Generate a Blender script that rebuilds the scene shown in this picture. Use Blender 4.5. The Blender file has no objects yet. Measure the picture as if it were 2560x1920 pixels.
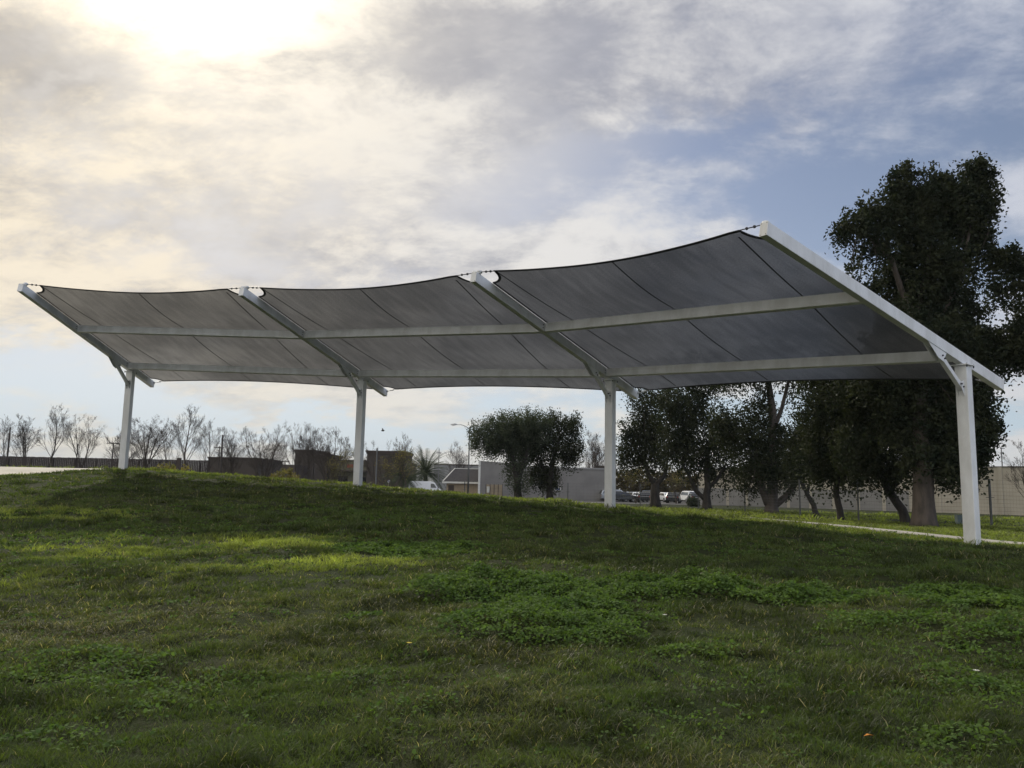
import bpy, math, random
import numpy as np
from mathutils import Vector, Matrix
rng = np.random.default_rng(11); random.seed(11)
S = bpy.context.scene
col = S.collection
EYE = 1.6
# ------------------------------------------------------------------ camera
F_PX, PITCH, ROLL = 1998.4, 0.131, 0.0196
def V3(*a): return np.array(a, float)
cp, sp = math.cos(PITCH), math.sin(PITCH); cr, sr = math.cos(ROLL), math.sin(ROLL)
Xh, Vh, Fw = V3(1,0,0), V3(0,-sp,cp), V3(0,cp,sp)
Rt = cr*Xh + sr*Vh; Up = -sr*Xh + cr*Vh
cam = bpy.data.cameras.new('camera'); camo = bpy.data.objects.new('camera', cam); col.objects.link(camo)
M = Matrix(((Rt[0],Up[0],-Fw[0],0),(Rt[1],Up[1],-Fw[1],0),(Rt[2],Up[2],-Fw[2],EYE),(0,0,0,1)))
camo.matrix_world = M
cam.sensor_width = 36; cam.lens = F_PX/2560*36; cam.clip_start = .1; cam.clip_end = 30000
S.camera = camo
def ray(X, Y):
    X = X-1280; Y = Y-960
    a = X*cr+Y*sr; b = -X*sr+Y*cr
    x = a/F_PX; v = -b/F_PX
    return V3(x, cp-v*sp, sp+v*cp)
def at(X, Y, depth):                      # world point seen at photo pixel X,Y at distance `depth` along +Y
    r = ray(X, Y); return V3(0,0,EYE)+r*(depth/r[1])
# ------------------------------------------------------------------ light
SUN_EL, SUN_AZ = math.radians(37), math.radians(-25)      # azimuth from +Y, negative = left
sd = V3(math.sin(SUN_AZ)*math.cos(SUN_EL), math.cos(SUN_AZ)*math.cos(SUN_EL), math.sin(SUN_EL))
sun = bpy.data.lights.new('sun', 'SUN'); sun.energy = 2.8; sun.angle = math.radians(1.2); sun.color = (1,.93,.80)
suno = bpy.data.objects.new('sun', sun); col.objects.link(suno)
suno.rotation_euler = Vector(sd).to_track_quat('Z','Y').to_euler(); suno.location = (0,0,60)
S.view_settings.view_transform = 'Standard'; S.view_settings.look = 'None'; S.view_settings.exposure = 0; S.view_settings.gamma = 1
class NT:
    def __init__(s, tree): s.t = tree; s.n = tree.nodes; s.l = tree.links
    def node(s, typ, **kw):
        n = s.n.new(typ)
        for k, v in kw.items(): setattr(n, k, v)
        return n
    def put(s, sock, v):
        if isinstance(v, bpy.types.NodeSocket): s.l.new(v, sock)
        elif v is not None: sock.default_value = v
    def math(s, op, a, b=None, c=None, clamp=False):
        n = s.node('ShaderNodeMath', operation=op, use_clamp=clamp)
        s.put(n.inputs[0], a)
        if b is not None: s.put(n.inputs[1], b)
        if c is not None: s.put(n.inputs[2], c)
        return n.outputs[0]
    def mix(s, f, a, b, typ='MIX'):
        n = s.node('ShaderNodeMix', data_type='RGBA', blend_type=typ)
        s.put(n.inputs[0], f)
        for i, v in ((6,a),(7,b)):
            if isinstance(v, tuple) and len(v) == 3: v = v+(1,)
            s.put(n.inputs[i], v)
        return n.outputs[2]
    def noise(s, vec, scale, detail=6, rough=.55, dist=0):
        n = s.node('ShaderNodeTexNoise'); s.put(n.inputs['Vector'], vec)
        n.inputs['Scale'].default_value = scale; n.inputs['Detail'].default_value = detail
        n.inputs['Roughness'].default_value = rough; n.inputs['Distortion'].default_value = dist
        return n.outputs['Fac']
    def smooth(s, v, lo, hi, a=0., b=1.):
        n = s.node('ShaderNodeMapRange', interpolation_type='SMOOTHSTEP'); s.put(n.inputs[0], v)
        for i, x in zip((1,2,3,4), (lo,hi,a,b)): n.inputs[i].default_value = x
        return n.outputs[0]
    def mapping(s, vec, loc=(0,0,0), rot=(0,0,0), scale=(1,1,1)):
        n = s.node('ShaderNodeMapping'); s.put(n.inputs[0], vec)
        n.inputs[1].default_value = loc; n.inputs[2].default_value = rot; n.inputs[3].default_value = scale
        return n.outputs[0]
def build_world():
    w = bpy.data.worlds.new('World'); S.world = w; w.use_nodes = True
    T = NT(w.node_tree); T.n.clear()
    out = T.node('ShaderNodeOutputWorld'); bg = T.node('ShaderNodeBackground')
    T.l.new(bg.outputs[0], out.inputs[0])
    sky = T.node('ShaderNodeTexSky', sky_type='NISHITA', sun_disc=False)
    sky.sun_elevation = SUN_EL; sky.sun_rotation = SUN_AZ; sky.air_density = 1.0; sky.dust_density = .6; sky.ozone_density = 1.5
    tc = T.node('ShaderNodeTexCoord'); d = tc.outputs['Generated']
    sx = T.node('ShaderNodeSeparateXYZ'); T.put(sx.inputs[0], d)
    x, y, z = sx.outputs
    zz = T.math('MAXIMUM', z, 0.0)
    den = T.math('ADD', zz, .32)
    cx = T.node('ShaderNodeCombineXYZ'); T.put(cx.inputs[0], T.math('DIVIDE', x, den)); T.put(cx.inputs[1], T.math('DIVIDE', y, den))
    p = cx.outputs[0]
    dt = T.node('ShaderNodeVectorMath', operation='DOT_PRODUCT'); T.put(dt.inputs[0], d); dt.inputs[1].default_value = tuple(sd)
    g = T.math('MAXIMUM', dt.outputs['Value'], 0.0)
    # cover: thick to the left and overhead, opening to the right and in low streaks
    n1 = T.noise(T.mapping(p, loc=(3.1,1.7,0), rot=(0,0,.5), scale=(1,1.1,1)), 1.25, 10, .62, .12)
    n2 = T.noise(T.mapping(p, loc=(7.3,2.2,.4), rot=(0,0,.35), scale=(1,1.2,1)), 3.4, 11, .66, .18)
    n3 = T.noise(T.mapping(p, loc=(1.3,9.2,.4), rot=(0,0,.9), scale=(.9,1.5,1)), 5.0, 9, .66, .3)
    n4 = T.noise(T.mapping(p, loc=(5.3,4.2,1.4), rot=(0,0,-.3), scale=(.55,1.5,1)), 1.1, 5, .6, .5)
    # where the cloud deck is thick, thin or broken (azimuth / elevation on the sky, edges torn by noise)
    az = T.math('ARCTAN2', x, y); el = T.math('ARCSINE', z)
    wz = T.noise(T.mapping(p, loc=(2.,8.,3.)), 2.6, 5, .6); wy = T.noise(T.mapping(p, loc=(9.,1.,6.)), 2.6, 5, .6)
    az = T.math('ADD', az, T.math('MULTIPLY_ADD', wz, .34, -.17)); el = T.math('ADD', el, T.math('MULTIPLY_ADD', wy, .20, -.10))
    def blobs(L):
        tot = None
        for (X, Y, w, h, amt) in L:
            r = ray(X, Y); r = r/np.linalg.norm(r); a0 = math.atan2(r[0],r[1]); e0 = math.asin(r[2])
            u = T.math('MULTIPLY', T.math('SUBTRACT', az, a0), 2000./w); v = T.math('MULTIPLY', T.math('SUBTRACT', el, e0), 2000./h)
            q = T.math('ADD', T.math('MULTIPLY', u, u), T.math('MULTIPLY', v, v))
            gq = T.math('MULTIPLY', T.math('EXPONENT', T.math('MULTIPLY', q, -1.)), amt)
            tot = gq if tot is None else T.math('ADD', tot, gq)
        return tot
    holes = blobs([(1610,320,230,70,.30),(1300,500,150,90,.20),(1980,560,420,190,.42),(2330,560,300,200,.20),(2450,260,420,230,.22),(1750,420,300,120,.12),(1560,590,200,60,.10),(1700,30,260,60,.05),(640,700,200,50,.06),
                   (180,900,330,60,.30),(420,1010,420,55,.30),(120,1050,260,40,.15),(1560,1020,420,80,.34),(900,1080,420,36,.30),(2460,1010,260,70,.34),(1250,760,300,60,.05),
                   (2470,470,200,110,-.26),(1450,640,420,110,-.16),(2520,900,180,60,-.2),(800,1010,360,40,-.15)])
    dark = blobs([(1480,60,420,110,.60),(1150,150,240,90,.30),(1750,200,300,60,.25),(1400,330,260,80,.30),(60,140,170,70,.80),(330,60,60,150,.15),(620,480,260,60,.35),(950,590,260,60,.28),(700,780,500,60,.22),(150,560,200,60,.18),(2250,100,500,160,.30),(1120,470,160,60,.25),
                  (1000,300,260,90,-.35),(1400,440,300,60,-.35),(1250,620,420,60,-.30),(850,400,200,60,-.25),(2480,450,180,120,-.5),(1900,100,300,80,-.15),(400,650,400,70,-.15)])
    low = T.smooth(z, .02, .26, -.05, 0.0)
    c0 = T.math('ADD', T.math('ADD', n1, .13), low)
    c0 = T.math('ADD', c0, T.math('MULTIPLY_ADD', n3, .40, -.20))
    c0 = T.math('SUBTRACT', c0, T.math('MULTIPLY', holes, .85)); c0 = T.math('ADD', c0, T.math('MULTIPLY_ADD', n2, .36, -.18))
    cover = T.smooth(c0, .33, .63)
    # cloud tone: thin bright parts, thicker grey-violet parts
    tn = T.math('ADD', T.math('MULTIPLY', n2, .50), T.math('ADD', T.math('MULTIPLY', n4, .18), T.math('MULTIPLY', n3, .32)))
    tn = T.math('SUBTRACT', tn, T.math('MULTIPLY', dark, .105))
    tone = T.smooth(tn, .36, .56)
    cc = T.mix(tone, (.34,.35,.41), (.82,.80,.775))
    cc = T.mix(T.smooth(x, .05, .75, 0, .62), cc, (.36,.44,.64))
    warm = T.smooth(az, .10, -.62)
    cc = T.mix(1.0, cc, T.mix(warm, (1,1,1), (1.19,1.07,.86)), 'MULTIPLY')
    blue = T.mix(1.0, sky.outputs[0], (.098,.086,.082), 'MULTIPLY')
    blue = T.mix(T.smooth(g, .80, .99, 0, .85), blue, (.80,.76,.68))
    hz = T.smooth(z, 0.0, .22, .8, 0.0)
    blue = T.mix(hz, blue, (.50,.68,.86))
    cc = T.mix(T.smooth(z, .02, .26, .5, 0.0), cc, (.86,.81,.70))
    c = T.mix(T.math('MULTIPLY', cover, .93), blue, cc)
    c = T.mix(1.0, c, T.mix(T.smooth(y, .15, -.6), (1,1,1), (1.65,1.75,1.92)), 'MULTIPLY')
    # light scattered through the thin cloud around the sun
    def pw(e, a): return T.math('MULTIPLY', T.math('POWER', g, e), a)
    glow = T.math('ADD', T.math('ADD', pw(10, .07), pw(46, .36)), pw(190, 4.0))
    modn = T.smooth(tn, .36, .6, .35, 1.15)
    glow = T.math('MULTIPLY', glow, modn)
    gc = T.mix(1.0, (1.0,.91,.70), glow, 'MULTIPLY')
    c = T.mix(1.0, c, gc, 'ADD')
    T.put(bg.inputs[0], c); bg.inputs[1].default_value = 1.0
build_world()

# ------------------------------------------------------------------ helpers
def tag(o, label=None, cat=None, group=None, kind=None):
    if label: o['label'] = label
    if cat: o['category'] = cat
    if group: o['group'] = group
    if kind: o['kind'] = kind
    return o
def empty(name, loc=(0,0,0), rz=0):
    o = bpy.data.objects.new(name, None); col.objects.link(o); o.location = loc; o.rotation_euler = (0,0,rz)
    o.empty_display_size = .3; return o
class MB:
    def __init__(s): s.v = []; s.f = []; s.m = []; s.mi = 0
    def add(s, vs, fs):
        b = len(s.v); s.v += [tuple(float(c) for c in v) for v in vs]; s.f += [tuple(b+i for i in f) for f in fs]; s.m += [s.mi]*len(fs)
    def obox(s, c, ax, ay, az, ch=0):      # oriented box from centre and three half-axis vectors
        c = np.array(c, float); ax, ay, az = (np.array(t, float) for t in (ax,ay,az))
        vs = [c+i*ax+j*ay+k*az for k in (-1,1) for j in (-1,1) for i in (-1,1)]
        s.add(vs, [(0,2,3,1),(4,5,7,6),(0,1,5,4),(2,6,7,3),(0,4,6,2),(1,3,7,5)])
    def box(s, x0,x1,y0,y1,z0,z1): s.obox(((x0+x1)/2,(y0+y1)/2,(z0+z1)/2),((x1-x0)/2,0,0),(0,(y1-y0)/2,0),(0,0,(z1-z0)/2))
    def bar(s, p, q, w, h, up=(0,0,1)):    # rectangular bar p->q, width w, height h
        p = np.array(p,float); q = np.array(q,float); a = q-p; L = np.linalg.norm(a); a /= L
        u = np.array(up,float); r = np.cross(a,u); r /= np.linalg.norm(r); u = np.cross(r,a)
        s.obox((p+q)/2, a*L/2, r*w/2, u*h/2)
    def tube(s, pts, rads, n=8, cap=True):
        pts = [np.array(p,float) for p in pts]
        if not hasattr(rads,'__len__'): rads = [rads]*len(pts)
        b = len(s.v); ref = None
        for i, p in enumerate(pts):
            t = pts[min(i+1,len(pts)-1)]-pts[max(i-1,0)]; t = t/(np.linalg.norm(t)+1e-9)
            if ref is None:
                ref = np.cross(t, (0,0,1)) if abs(t[2]) < .9 else np.cross(t,(1,0,0))
            ref = ref-t*np.dot(ref,t); ref /= np.linalg.norm(ref)+1e-9; w = np.cross(t,ref)
            for k in range(n):
                a = 2*math.pi*k/n; s.v.append(tuple((p+(ref*math.cos(a)+w*math.sin(a))*rads[i]).tolist()))
        for i in range(len(pts)-1):
            for k in range(n):
                s.f.append((b+i*n+k, b+i*n+(k+1)%n, b+(i+1)*n+(k+1)%n, b+(i+1)*n+k)); s.m.append(s.mi)
        if cap:
            s.f.append(tuple(b+k for k in reversed(range(n)))); s.f.append(tuple(b+(len(pts)-1)*n+k for k in range(n))); s.m += [s.mi]*2
    def build(s, name, mat, parent=None, smooth=False, bevel=0):
        me = bpy.data.meshes.new(name); me.from_pydata(s.v, [], s.f)
        mats = mat if isinstance(mat, (list,tuple)) else [mat]
        for m in mats: me.materials.append(m)
        if len(mats) > 1: me.polygons.foreach_set('material_index', s.m)
        if smooth: me.polygons.foreach_set('use_smooth', [True]*len(s.f))
        me.update()
        o = bpy.data.objects.new(name, me); col.objects.link(o)
        if parent is not None: o.parent = parent
        if bevel:
            md = o.modifiers.new('bevel','BEVEL'); md.width = bevel; md.segments = 2; md.limit_method = 'ANGLE'
        return o
def split_build(mb, name, mat, parent=None, **k):
    par = list(range(len(mb.v)))
    def find(a):
        while par[a] != a: par[a] = par[par[a]]; a = par[a]
        return a
    for f in mb.f:
        for i in f[1:]: par[find(i)] = find(f[0])
    grp = {}
    for f in mb.f: grp.setdefault(find(f[0]), []).append(f)
    for fs in grp.values():
        ids = sorted({i for f in fs for i in f}); mp = {i:j for j,i in enumerate(ids)}
        m = MB(); m.add([mb.v[i] for i in ids],[tuple(mp[i] for i in f) for f in fs]); m.build(name,mat,parent,**k)
def npmesh(name, verts, faces_list, mat, parent=None, cols=None, smooth=False):
    """verts (N,3); faces_list list of int arrays (M,k)"""
    me = bpy.data.meshes.new(name); verts = np.ascontiguousarray(verts, dtype=np.float32)
    me.vertices.add(len(verts)); me.vertices.foreach_set('co', verts.ravel())
    tot = sum(f.size for f in faces_list); nf = sum(len(f) for f in faces_list)
    me.loops.add(tot); me.polygons.add(nf)
    li = np.concatenate([f.ravel() for f in faces_list]).astype(np.int32)
    sizes = np.concatenate([np.full(len(f), f.shape[1], np.int32) for f in faces_list])
    st = np.concatenate([[0], np.cumsum(sizes)[:-1]]).astype(np.int32)
    me.loops.foreach_set('vertex_index', li); me.polygons.foreach_set('loop_start', st)
    me.update(calc_edges=True)
    if cols is not None:
        a = me.color_attributes.new('tint','FLOAT_COLOR','POINT')
        a.data.foreach_set('color', np.ascontiguousarray(np.hstack([cols, np.ones((len(cols),1))]), dtype=np.float32).ravel())
    if smooth: me.polygons.foreach_set('use_smooth', np.ones(nf, bool))
    me.materials.append(mat)
    o = bpy.data.objects.new(name, me); col.objects.link(o)
    if parent is not None: o.parent = parent
    return o
def copy_tree(o, parent=None):
    c = o.copy(); col.objects.link(c); c.parent = parent
    for ch in list(kids.get(o.name, [])): copy_tree(ch, c)
    return c
kids = {}
def note(root):                     # remember children before copying
    for ob in bpy.data.objects:
        if ob.parent is not None: kids.setdefault(ob.parent.name, [])
    for ob in bpy.data.objects:
        if ob.parent is not None and ob not in kids[ob.parent.name]: kids[ob.parent.name].append(ob)
# value noise
_tab = np.random.default_rng(5).random((256,256))
def vnoise(x, y):
    xi = np.floor(x).astype(int); yi = np.floor(y).astype(int); fx = x-xi; fy = y-yi
    fx = fx*fx*(3-2*fx); fy = fy*fy*(3-2*fy)
    g = lambda a,b: _tab[a & 255, b & 255]
    return (g(xi,yi)*(1-fx)+g(xi+1,yi)*fx)*(1-fy)+(g(xi,yi+1)*(1-fx)+g(xi+1,yi+1)*fx)*fy
def fbm(x, y, o=4):
    s = 0; a = .5; n = 0
    for i in range(o): s = s+a*vnoise(x*2**i+17.3*i, y*2**i+5.1*i); n += a; a *= .5
    return s/n
# ------------------------------------------------------------------ materials
def mat(name, color=(.5,.5,.5), rough=.6, metal=0, spec=.5, vary=0, vscale=3, bump=0, bscale=30, color2=None, coords='Object', stretch=(1,1,1)):
    m = bpy.data.materials.new(name); m.use_nodes = True; T = NT(m.node_tree); T.n.clear()
    out = T.node('ShaderNodeOutputMaterial'); b = T.node('ShaderNodeBsdfPrincipled'); T.l.new(b.outputs[0], out.inputs[0])
    tc = T.node('ShaderNodeTexCoord'); v = T.mapping(tc.outputs[coords], scale=stretch)
    b.inputs['Roughness'].default_value = rough; b.inputs['Metallic'].default_value = metal
    b.inputs['Specular IOR Level'].default_value = spec
    if vary or color2:
        c2 = color2 or tuple(max(0,c*(1-vary)) for c in color)
        n = T.noise(v, vscale, 6, .6); T.put(b.inputs['Base Color'], T.mix(T.smooth(n,.35,.65), color, c2))
    else: b.inputs['Base Color'].default_value = (*color,1)
    if bump:
        bp = T.node('ShaderNodeBump'); bp.inputs['Strength'].default_value = bump; bp.inputs['Distance'].default_value = .02
        T.put(bp.inputs['Height'], T.noise(v, bscale, 4, .6)); T.l.new(bp.outputs[0], b.inputs['Normal'])
    return m
def leafmat(name, color, color2, transl=.35, rough=.55, attr=False, vscale=.5, spec=.3, tcol=(1.25,1.35,.55)):
    m = bpy.data.materials.new(name); m.use_nodes = True; T = NT(m.node_tree); T.n.clear()
    out = T.node('ShaderNodeOutputMaterial'); b = T.node('ShaderNodeBsdfPrincipled'); tr = T.node('ShaderNodeBsdfTranslucent'); mx = T.node('ShaderNodeMixShader')
    if attr:
        a = T.node('ShaderNodeAttribute', attribute_name='tint'); c = a.outputs['Color']
    else:
        gm = T.node('ShaderNodeNewGeometry'); n = T.noise(gm.outputs['Position'], vscale, 5, .7)
        c = T.mix(T.smooth(n,.36,.64), color, color2)
    T.put(b.inputs['Base Color'], c); T.put(tr.inputs[0], T.mix(1.0, c, tcol, 'MULTIPLY'))
    b.inputs['Roughness'].default_value = rough; b.inputs['Specular IOR Level'].default_value = spec
    mx.inputs[0].default_value = transl; T.l.new(b.outputs[0], mx.inputs[1]); T.l.new(tr.outputs[0], mx.inputs[2]); T.l.new(mx.outputs[0], out.inputs[0])
    return m
def fabric_mat():
    m = bpy.data.materials.new('shade_mesh_fabric'); m.use_nodes = True; T = NT(m.node_tree); T.n.clear()
    out = T.node('ShaderNodeOutputMaterial'); df = T.node('ShaderNodeBsdfDiffuse'); tr = T.node('ShaderNodeBsdfTranslucent'); tp = T.node('ShaderNodeBsdfTransparent')
    uv = T.node('ShaderNodeUVMap', uv_map='UVMap'); u = uv.outputs[0]
    st = T.noise(T.mapping(u, scale=(5,.8,1), rot=(0,0,.12)), 1.6, 6, .6, .4)
    fine = T.noise(T.mapping(u, scale=(30,16,1)), 2.5, 3, .8)
    blot = T.noise(u, .55, 3, .5)
    f = T.smooth(T.math('ADD', T.math('MULTIPLY', st, .22), T.math('ADD', T.math('MULTIPLY', fine, .38), T.math('MULTIPLY', blot, .35))), .30, .70)
    T.put(df.inputs[0], T.mix(f, (.007,.008,.010), (.018,.020,.022)))
    T.put(tr.inputs[0], T.mix(f, (.008,.009,.010), (.026,.026,.025)))
    bp = T.node('ShaderNodeBump'); bp.inputs['Strength'].default_value = .2; bp.inputs['Distance'].default_value = .02
    T.put(bp.inputs['Height'], st); T.l.new(bp.outputs[0], df.inputs['Normal']); T.l.new(bp.outputs[0], tr.inputs['Normal'])
    ad = T.node('ShaderNodeAddShader'); T.l.new(df.outputs[0], ad.inputs[0]); T.l.new(tr.outputs[0], ad.inputs[1])
    mx = T.node('ShaderNodeMixShader'); T.put(mx.inputs[0], T.smooth(f,0,1,.065,.145))
    rf = T.node('ShaderNodeBsdfRefraction'); rf.inputs['IOR'].default_value = 1.12; rf.inputs['Roughness'].default_value = .55
    m2 = T.node('ShaderNodeMixShader'); m2.inputs[0].default_value = .25; T.l.new(rf.outputs[0], m2.inputs[1]); T.l.new(tp.outputs[0], m2.inputs[2])
    T.l.new(ad.outputs[0], mx.inputs[1]); T.l.new(m2.outputs[0], mx.inputs[2]); T.l.new(mx.outputs[0], out.inputs[0])
    return m
MT = dict(
 white=mat('white_painted_steel',(.76,.77,.78),.45,color2=(.63,.635,.63),vscale=2.2,bump=.5,bscale=38,spec=.4,stretch=(1,1,.35)),
 galv=mat('galvanised_steel',(.36,.37,.38),.4,.7,vary=.3), fence=mat('weathered_fence_steel',(.10,.105,.105),.6,.4,vary=.3),
 bolt=mat('dark_bolt_steel',(.06,.06,.065),.5,.5),
 web=mat('black_webbing',(.012,.013,.017),.7),
 fabric=fabric_mat(),
 bark=mat('bark',(.040,.034,.029),.9,color2=(.018,.016,.014),vscale=4,bump=.8,bscale=9,stretch=(1,1,.3)),
 bark_pale=mat('pale_bark',(.085,.068,.056),.9,color2=(.045,.037,.031),vscale=3,bump=.8,bscale=9,stretch=(1,1,.3)),
 twig=mat('bare_twigs',(.055,.043,.035),.9,vary=.35,vscale=.6),
 leaf_dark=leafmat('dark_evergreen_leaves',(.014,.022,.013),(.040,.046,.024),.22,.7,vscale=.9,spec=.12),
 leaf_olive=leafmat('grey_green_leaves',(.026,.036,.024),(.075,.090,.060),.25,.7,vscale=.7,spec=.15),
 leaf_thin=leafmat('sparse_yellowing_leaves',(.10,.10,.03),(.20,.16,.05),.4,.6,vscale=.8),
 leaf_brown=leafmat('brown_winter_leaves',(.045,.036,.022),(.085,.066,.036),.3,.7,vscale=.5,spec=.1),
 palm=leafmat('palm_frond_green',(.020,.034,.016),(.042,.060,.026),.25,.75,vscale=.8,spec=.1),
 grassblade=leafmat('grass_blade',None,None,.48,.5,attr=True,spec=.28),
 weedleaf=leafmat('broad_weed_leaf',None,None,.40,.75,attr=True,spec=.08),
 hedge=leafmat('hedge_leaves',(.020,.032,.014),(.045,.06,.025),.2,.6,vscale=2),
 concrete=mat('pale_concrete',(.40,.375,.32),.85,vary=.18,vscale=.8,bump=.2,bscale=30),
 asphalt=mat('asphalt',(.055,.055,.056),.9,vary=.25,vscale=.6),
 wood=mat('weathered_brown_boards',(.055,.042,.038),.85,color2=(.036,.028,.026),vscale=1.2,stretch=(6,1,.4)),
 stucco=mat('beige_stucco',(.44,.41,.35),.9,color2=(.37,.345,.295),vscale=.35,bump=.2,bscale=12),
 stucco_grey=mat('grey_stucco',(.20,.195,.19),.9,color2=(.165,.16,.158),vscale=.4,bump=.15,bscale=12),
 band_grey=mat('grey_band',(.25,.25,.252),.85,vary=.15,vscale=.5),
 brown=mat('brown_building_stucco',(.062,.050,.042),.9,vary=.2,vscale=.4),
 brown_trim=mat('dark_brown_trim',(.055,.042,.036),.85),
 khaki=mat('khaki_stucco',(.12,.115,.08),.9,vary=.2,vscale=.4),
 tan=mat('tan_stucco',(.33,.27,.20),.9,vary=.15,vscale=.8),
 shingle=mat('dark_grey_shingles',(.062,.058,.060),.9,color2=(.09,.085,.088),vscale=3,stretch=(1,1,5)),
 roofbrown=mat('brown_roof',(.09,.08,.075),.9,vary=.2),
 whitepaint=mat('white_car_paint',(.72,.74,.77),.25,vary=.04),
 trimwhite=mat('white_trim',(.62,.62,.60),.6,vary=.1),
 silver=mat('silver_car_paint',(.35,.37,.39),.25,.5),
 darkpaint=mat('dark_car_paint',(.018,.02,.024),.2),
 bluepaint=mat('blue_grey_car_paint',(.05,.07,.10),.22),
 redpaint=mat('dark_red_car_paint',(.12,.02,.018),.25),
 glass=mat('dark_window_glass',(.012,.014,.016),.08,spec=.8),
 tyre=mat('tyre_rubber',(.015,.015,.015),.85),
 rim=mat('wheel_rim',(.3,.3,.31),.35,.7),
 lampglass=mat('lamp_lens',(.5,.5,.48),.3), taillight=mat('red_lens',(.25,.01,.01),.3),
 signred=mat('red_sign',(.32,.03,.025),.6), signgreen=mat('green_sign_face',(.02,.22,.12),.5), signblue=mat('blue_sign_print',(.06,.10,.25),.6),
 polewood=mat('utility_pole_wood',(.06,.05,.045),.9,vary=.3), steelpole=mat('grey_lamp_pole',(.16,.165,.17),.5,.5,vary=.2),
 utility=mat('utility_box_green_grey',(.11,.15,.15),.6,vary=.15),
 bird=mat('bird_plumage',(.02,.02,.02),.8),
 hill=mat('distant_hills',(.16,.17,.13),.95,color2=(.21,.19,.14),vscale=.002),
 dirt=mat('brown_scrub_soil',(.07,.055,.04),.95,vary=.3,vscale=1),
)
# ------------------------------------------------------------------ terrain
CX, CY, RA = -21.4, -4.6, 41.4
_th = np.linspace(-4, 4, 1601)
_hc = np.interp(_th, [-4,0,.3,.647,.925,1.2,1.479,1.52,1.56,1.62,1.72,1.9,2.6,4], [-1.45,-1.40,-1.28,-1.161,-.564,.045,.61,.44,.26,.17,.12,.10,.0,-.2])
_k = np.hanning(15); _k /= _k.sum(); _hc = np.convolve(np.pad(_hc,7,'edge'), _k, 'valid')
def sstep(a, b, x):
    t = np.clip((x-a)/(b-a),0,1); return t*t*(3-2*t)
PATH0, PATH1 = RA+1.1, RA+2.25
def pathw(th):
    w1 = np.interp(th,[.3,.70,.86,1.0,1.44,1.52,1.58,2.1],[PATH1,PATH1,PATH1+.7,PATH1+1.6,PATH1+1.6,PATH1+3.0,RA+8,RA+10])
    w0 = np.interp(th,[.3,.70,.86,1.0,1.46,1.52,1.60,2.1],[PATH0,PATH0,PATH0+.7,PATH0+1.6,PATH0+1.6,PATH0+.5,PATH0-.4,PATH0-.4])
    return w0, w1
def ground(x, y, fine=True):
    x = np.asarray(x,float); y = np.asarray(y,float)
    dx, dy = x-CX, y-CY; r = np.hypot(dx,dy); th = np.arctan2(dy,dx)
    hc = np.interp(th, _th, _hc)
    t = np.clip((RA+.9-r)/20.5, 0, 1.0)
    k = t**1.25
    h_in = hc*(1-k) + (-1.6)*k + .10*np.sin(np.pi*t)
    az = np.arctan2(x, np.maximum(y,1e-3))
    left = sstep(-.30,-.42,az)*(y > 0)
    bg = -1.42 - .08*sstep(75,95,r)
    bg = bg*(1-left) + (.66-.30*sstep(RA+9,RA+16,r)+.7*sstep(62,110,r))*left
    o = sstep(RA+.7, RA+17-9*sstep(.70,.85,th), r)
    o = np.where(left > 0, sstep(RA+.9, RA+8, r)*left+o*(1-left), o)
    h = np.where(r < RA+.9, h_in, hc*(1-o)+bg*o)
    if fine:
        d = np.hypot(x,y); amp = np.clip(1.2-d/80, .1, 1); w0, w1 = pathw(th); amp = amp*np.clip(np.maximum(w0-r,r-w1)/1.2,0,1)
        h = h + amp*(.16*(fbm(x*.45+9,y*.45+3,3)-.5) + .16*(fbm(x*1.5,y*1.5,3)-.5) + .075*(fbm(x*4.3+11,y*4.3,2)-.5))
    return h + EYE
def gz(x, y): return float(ground(x,y))
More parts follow.
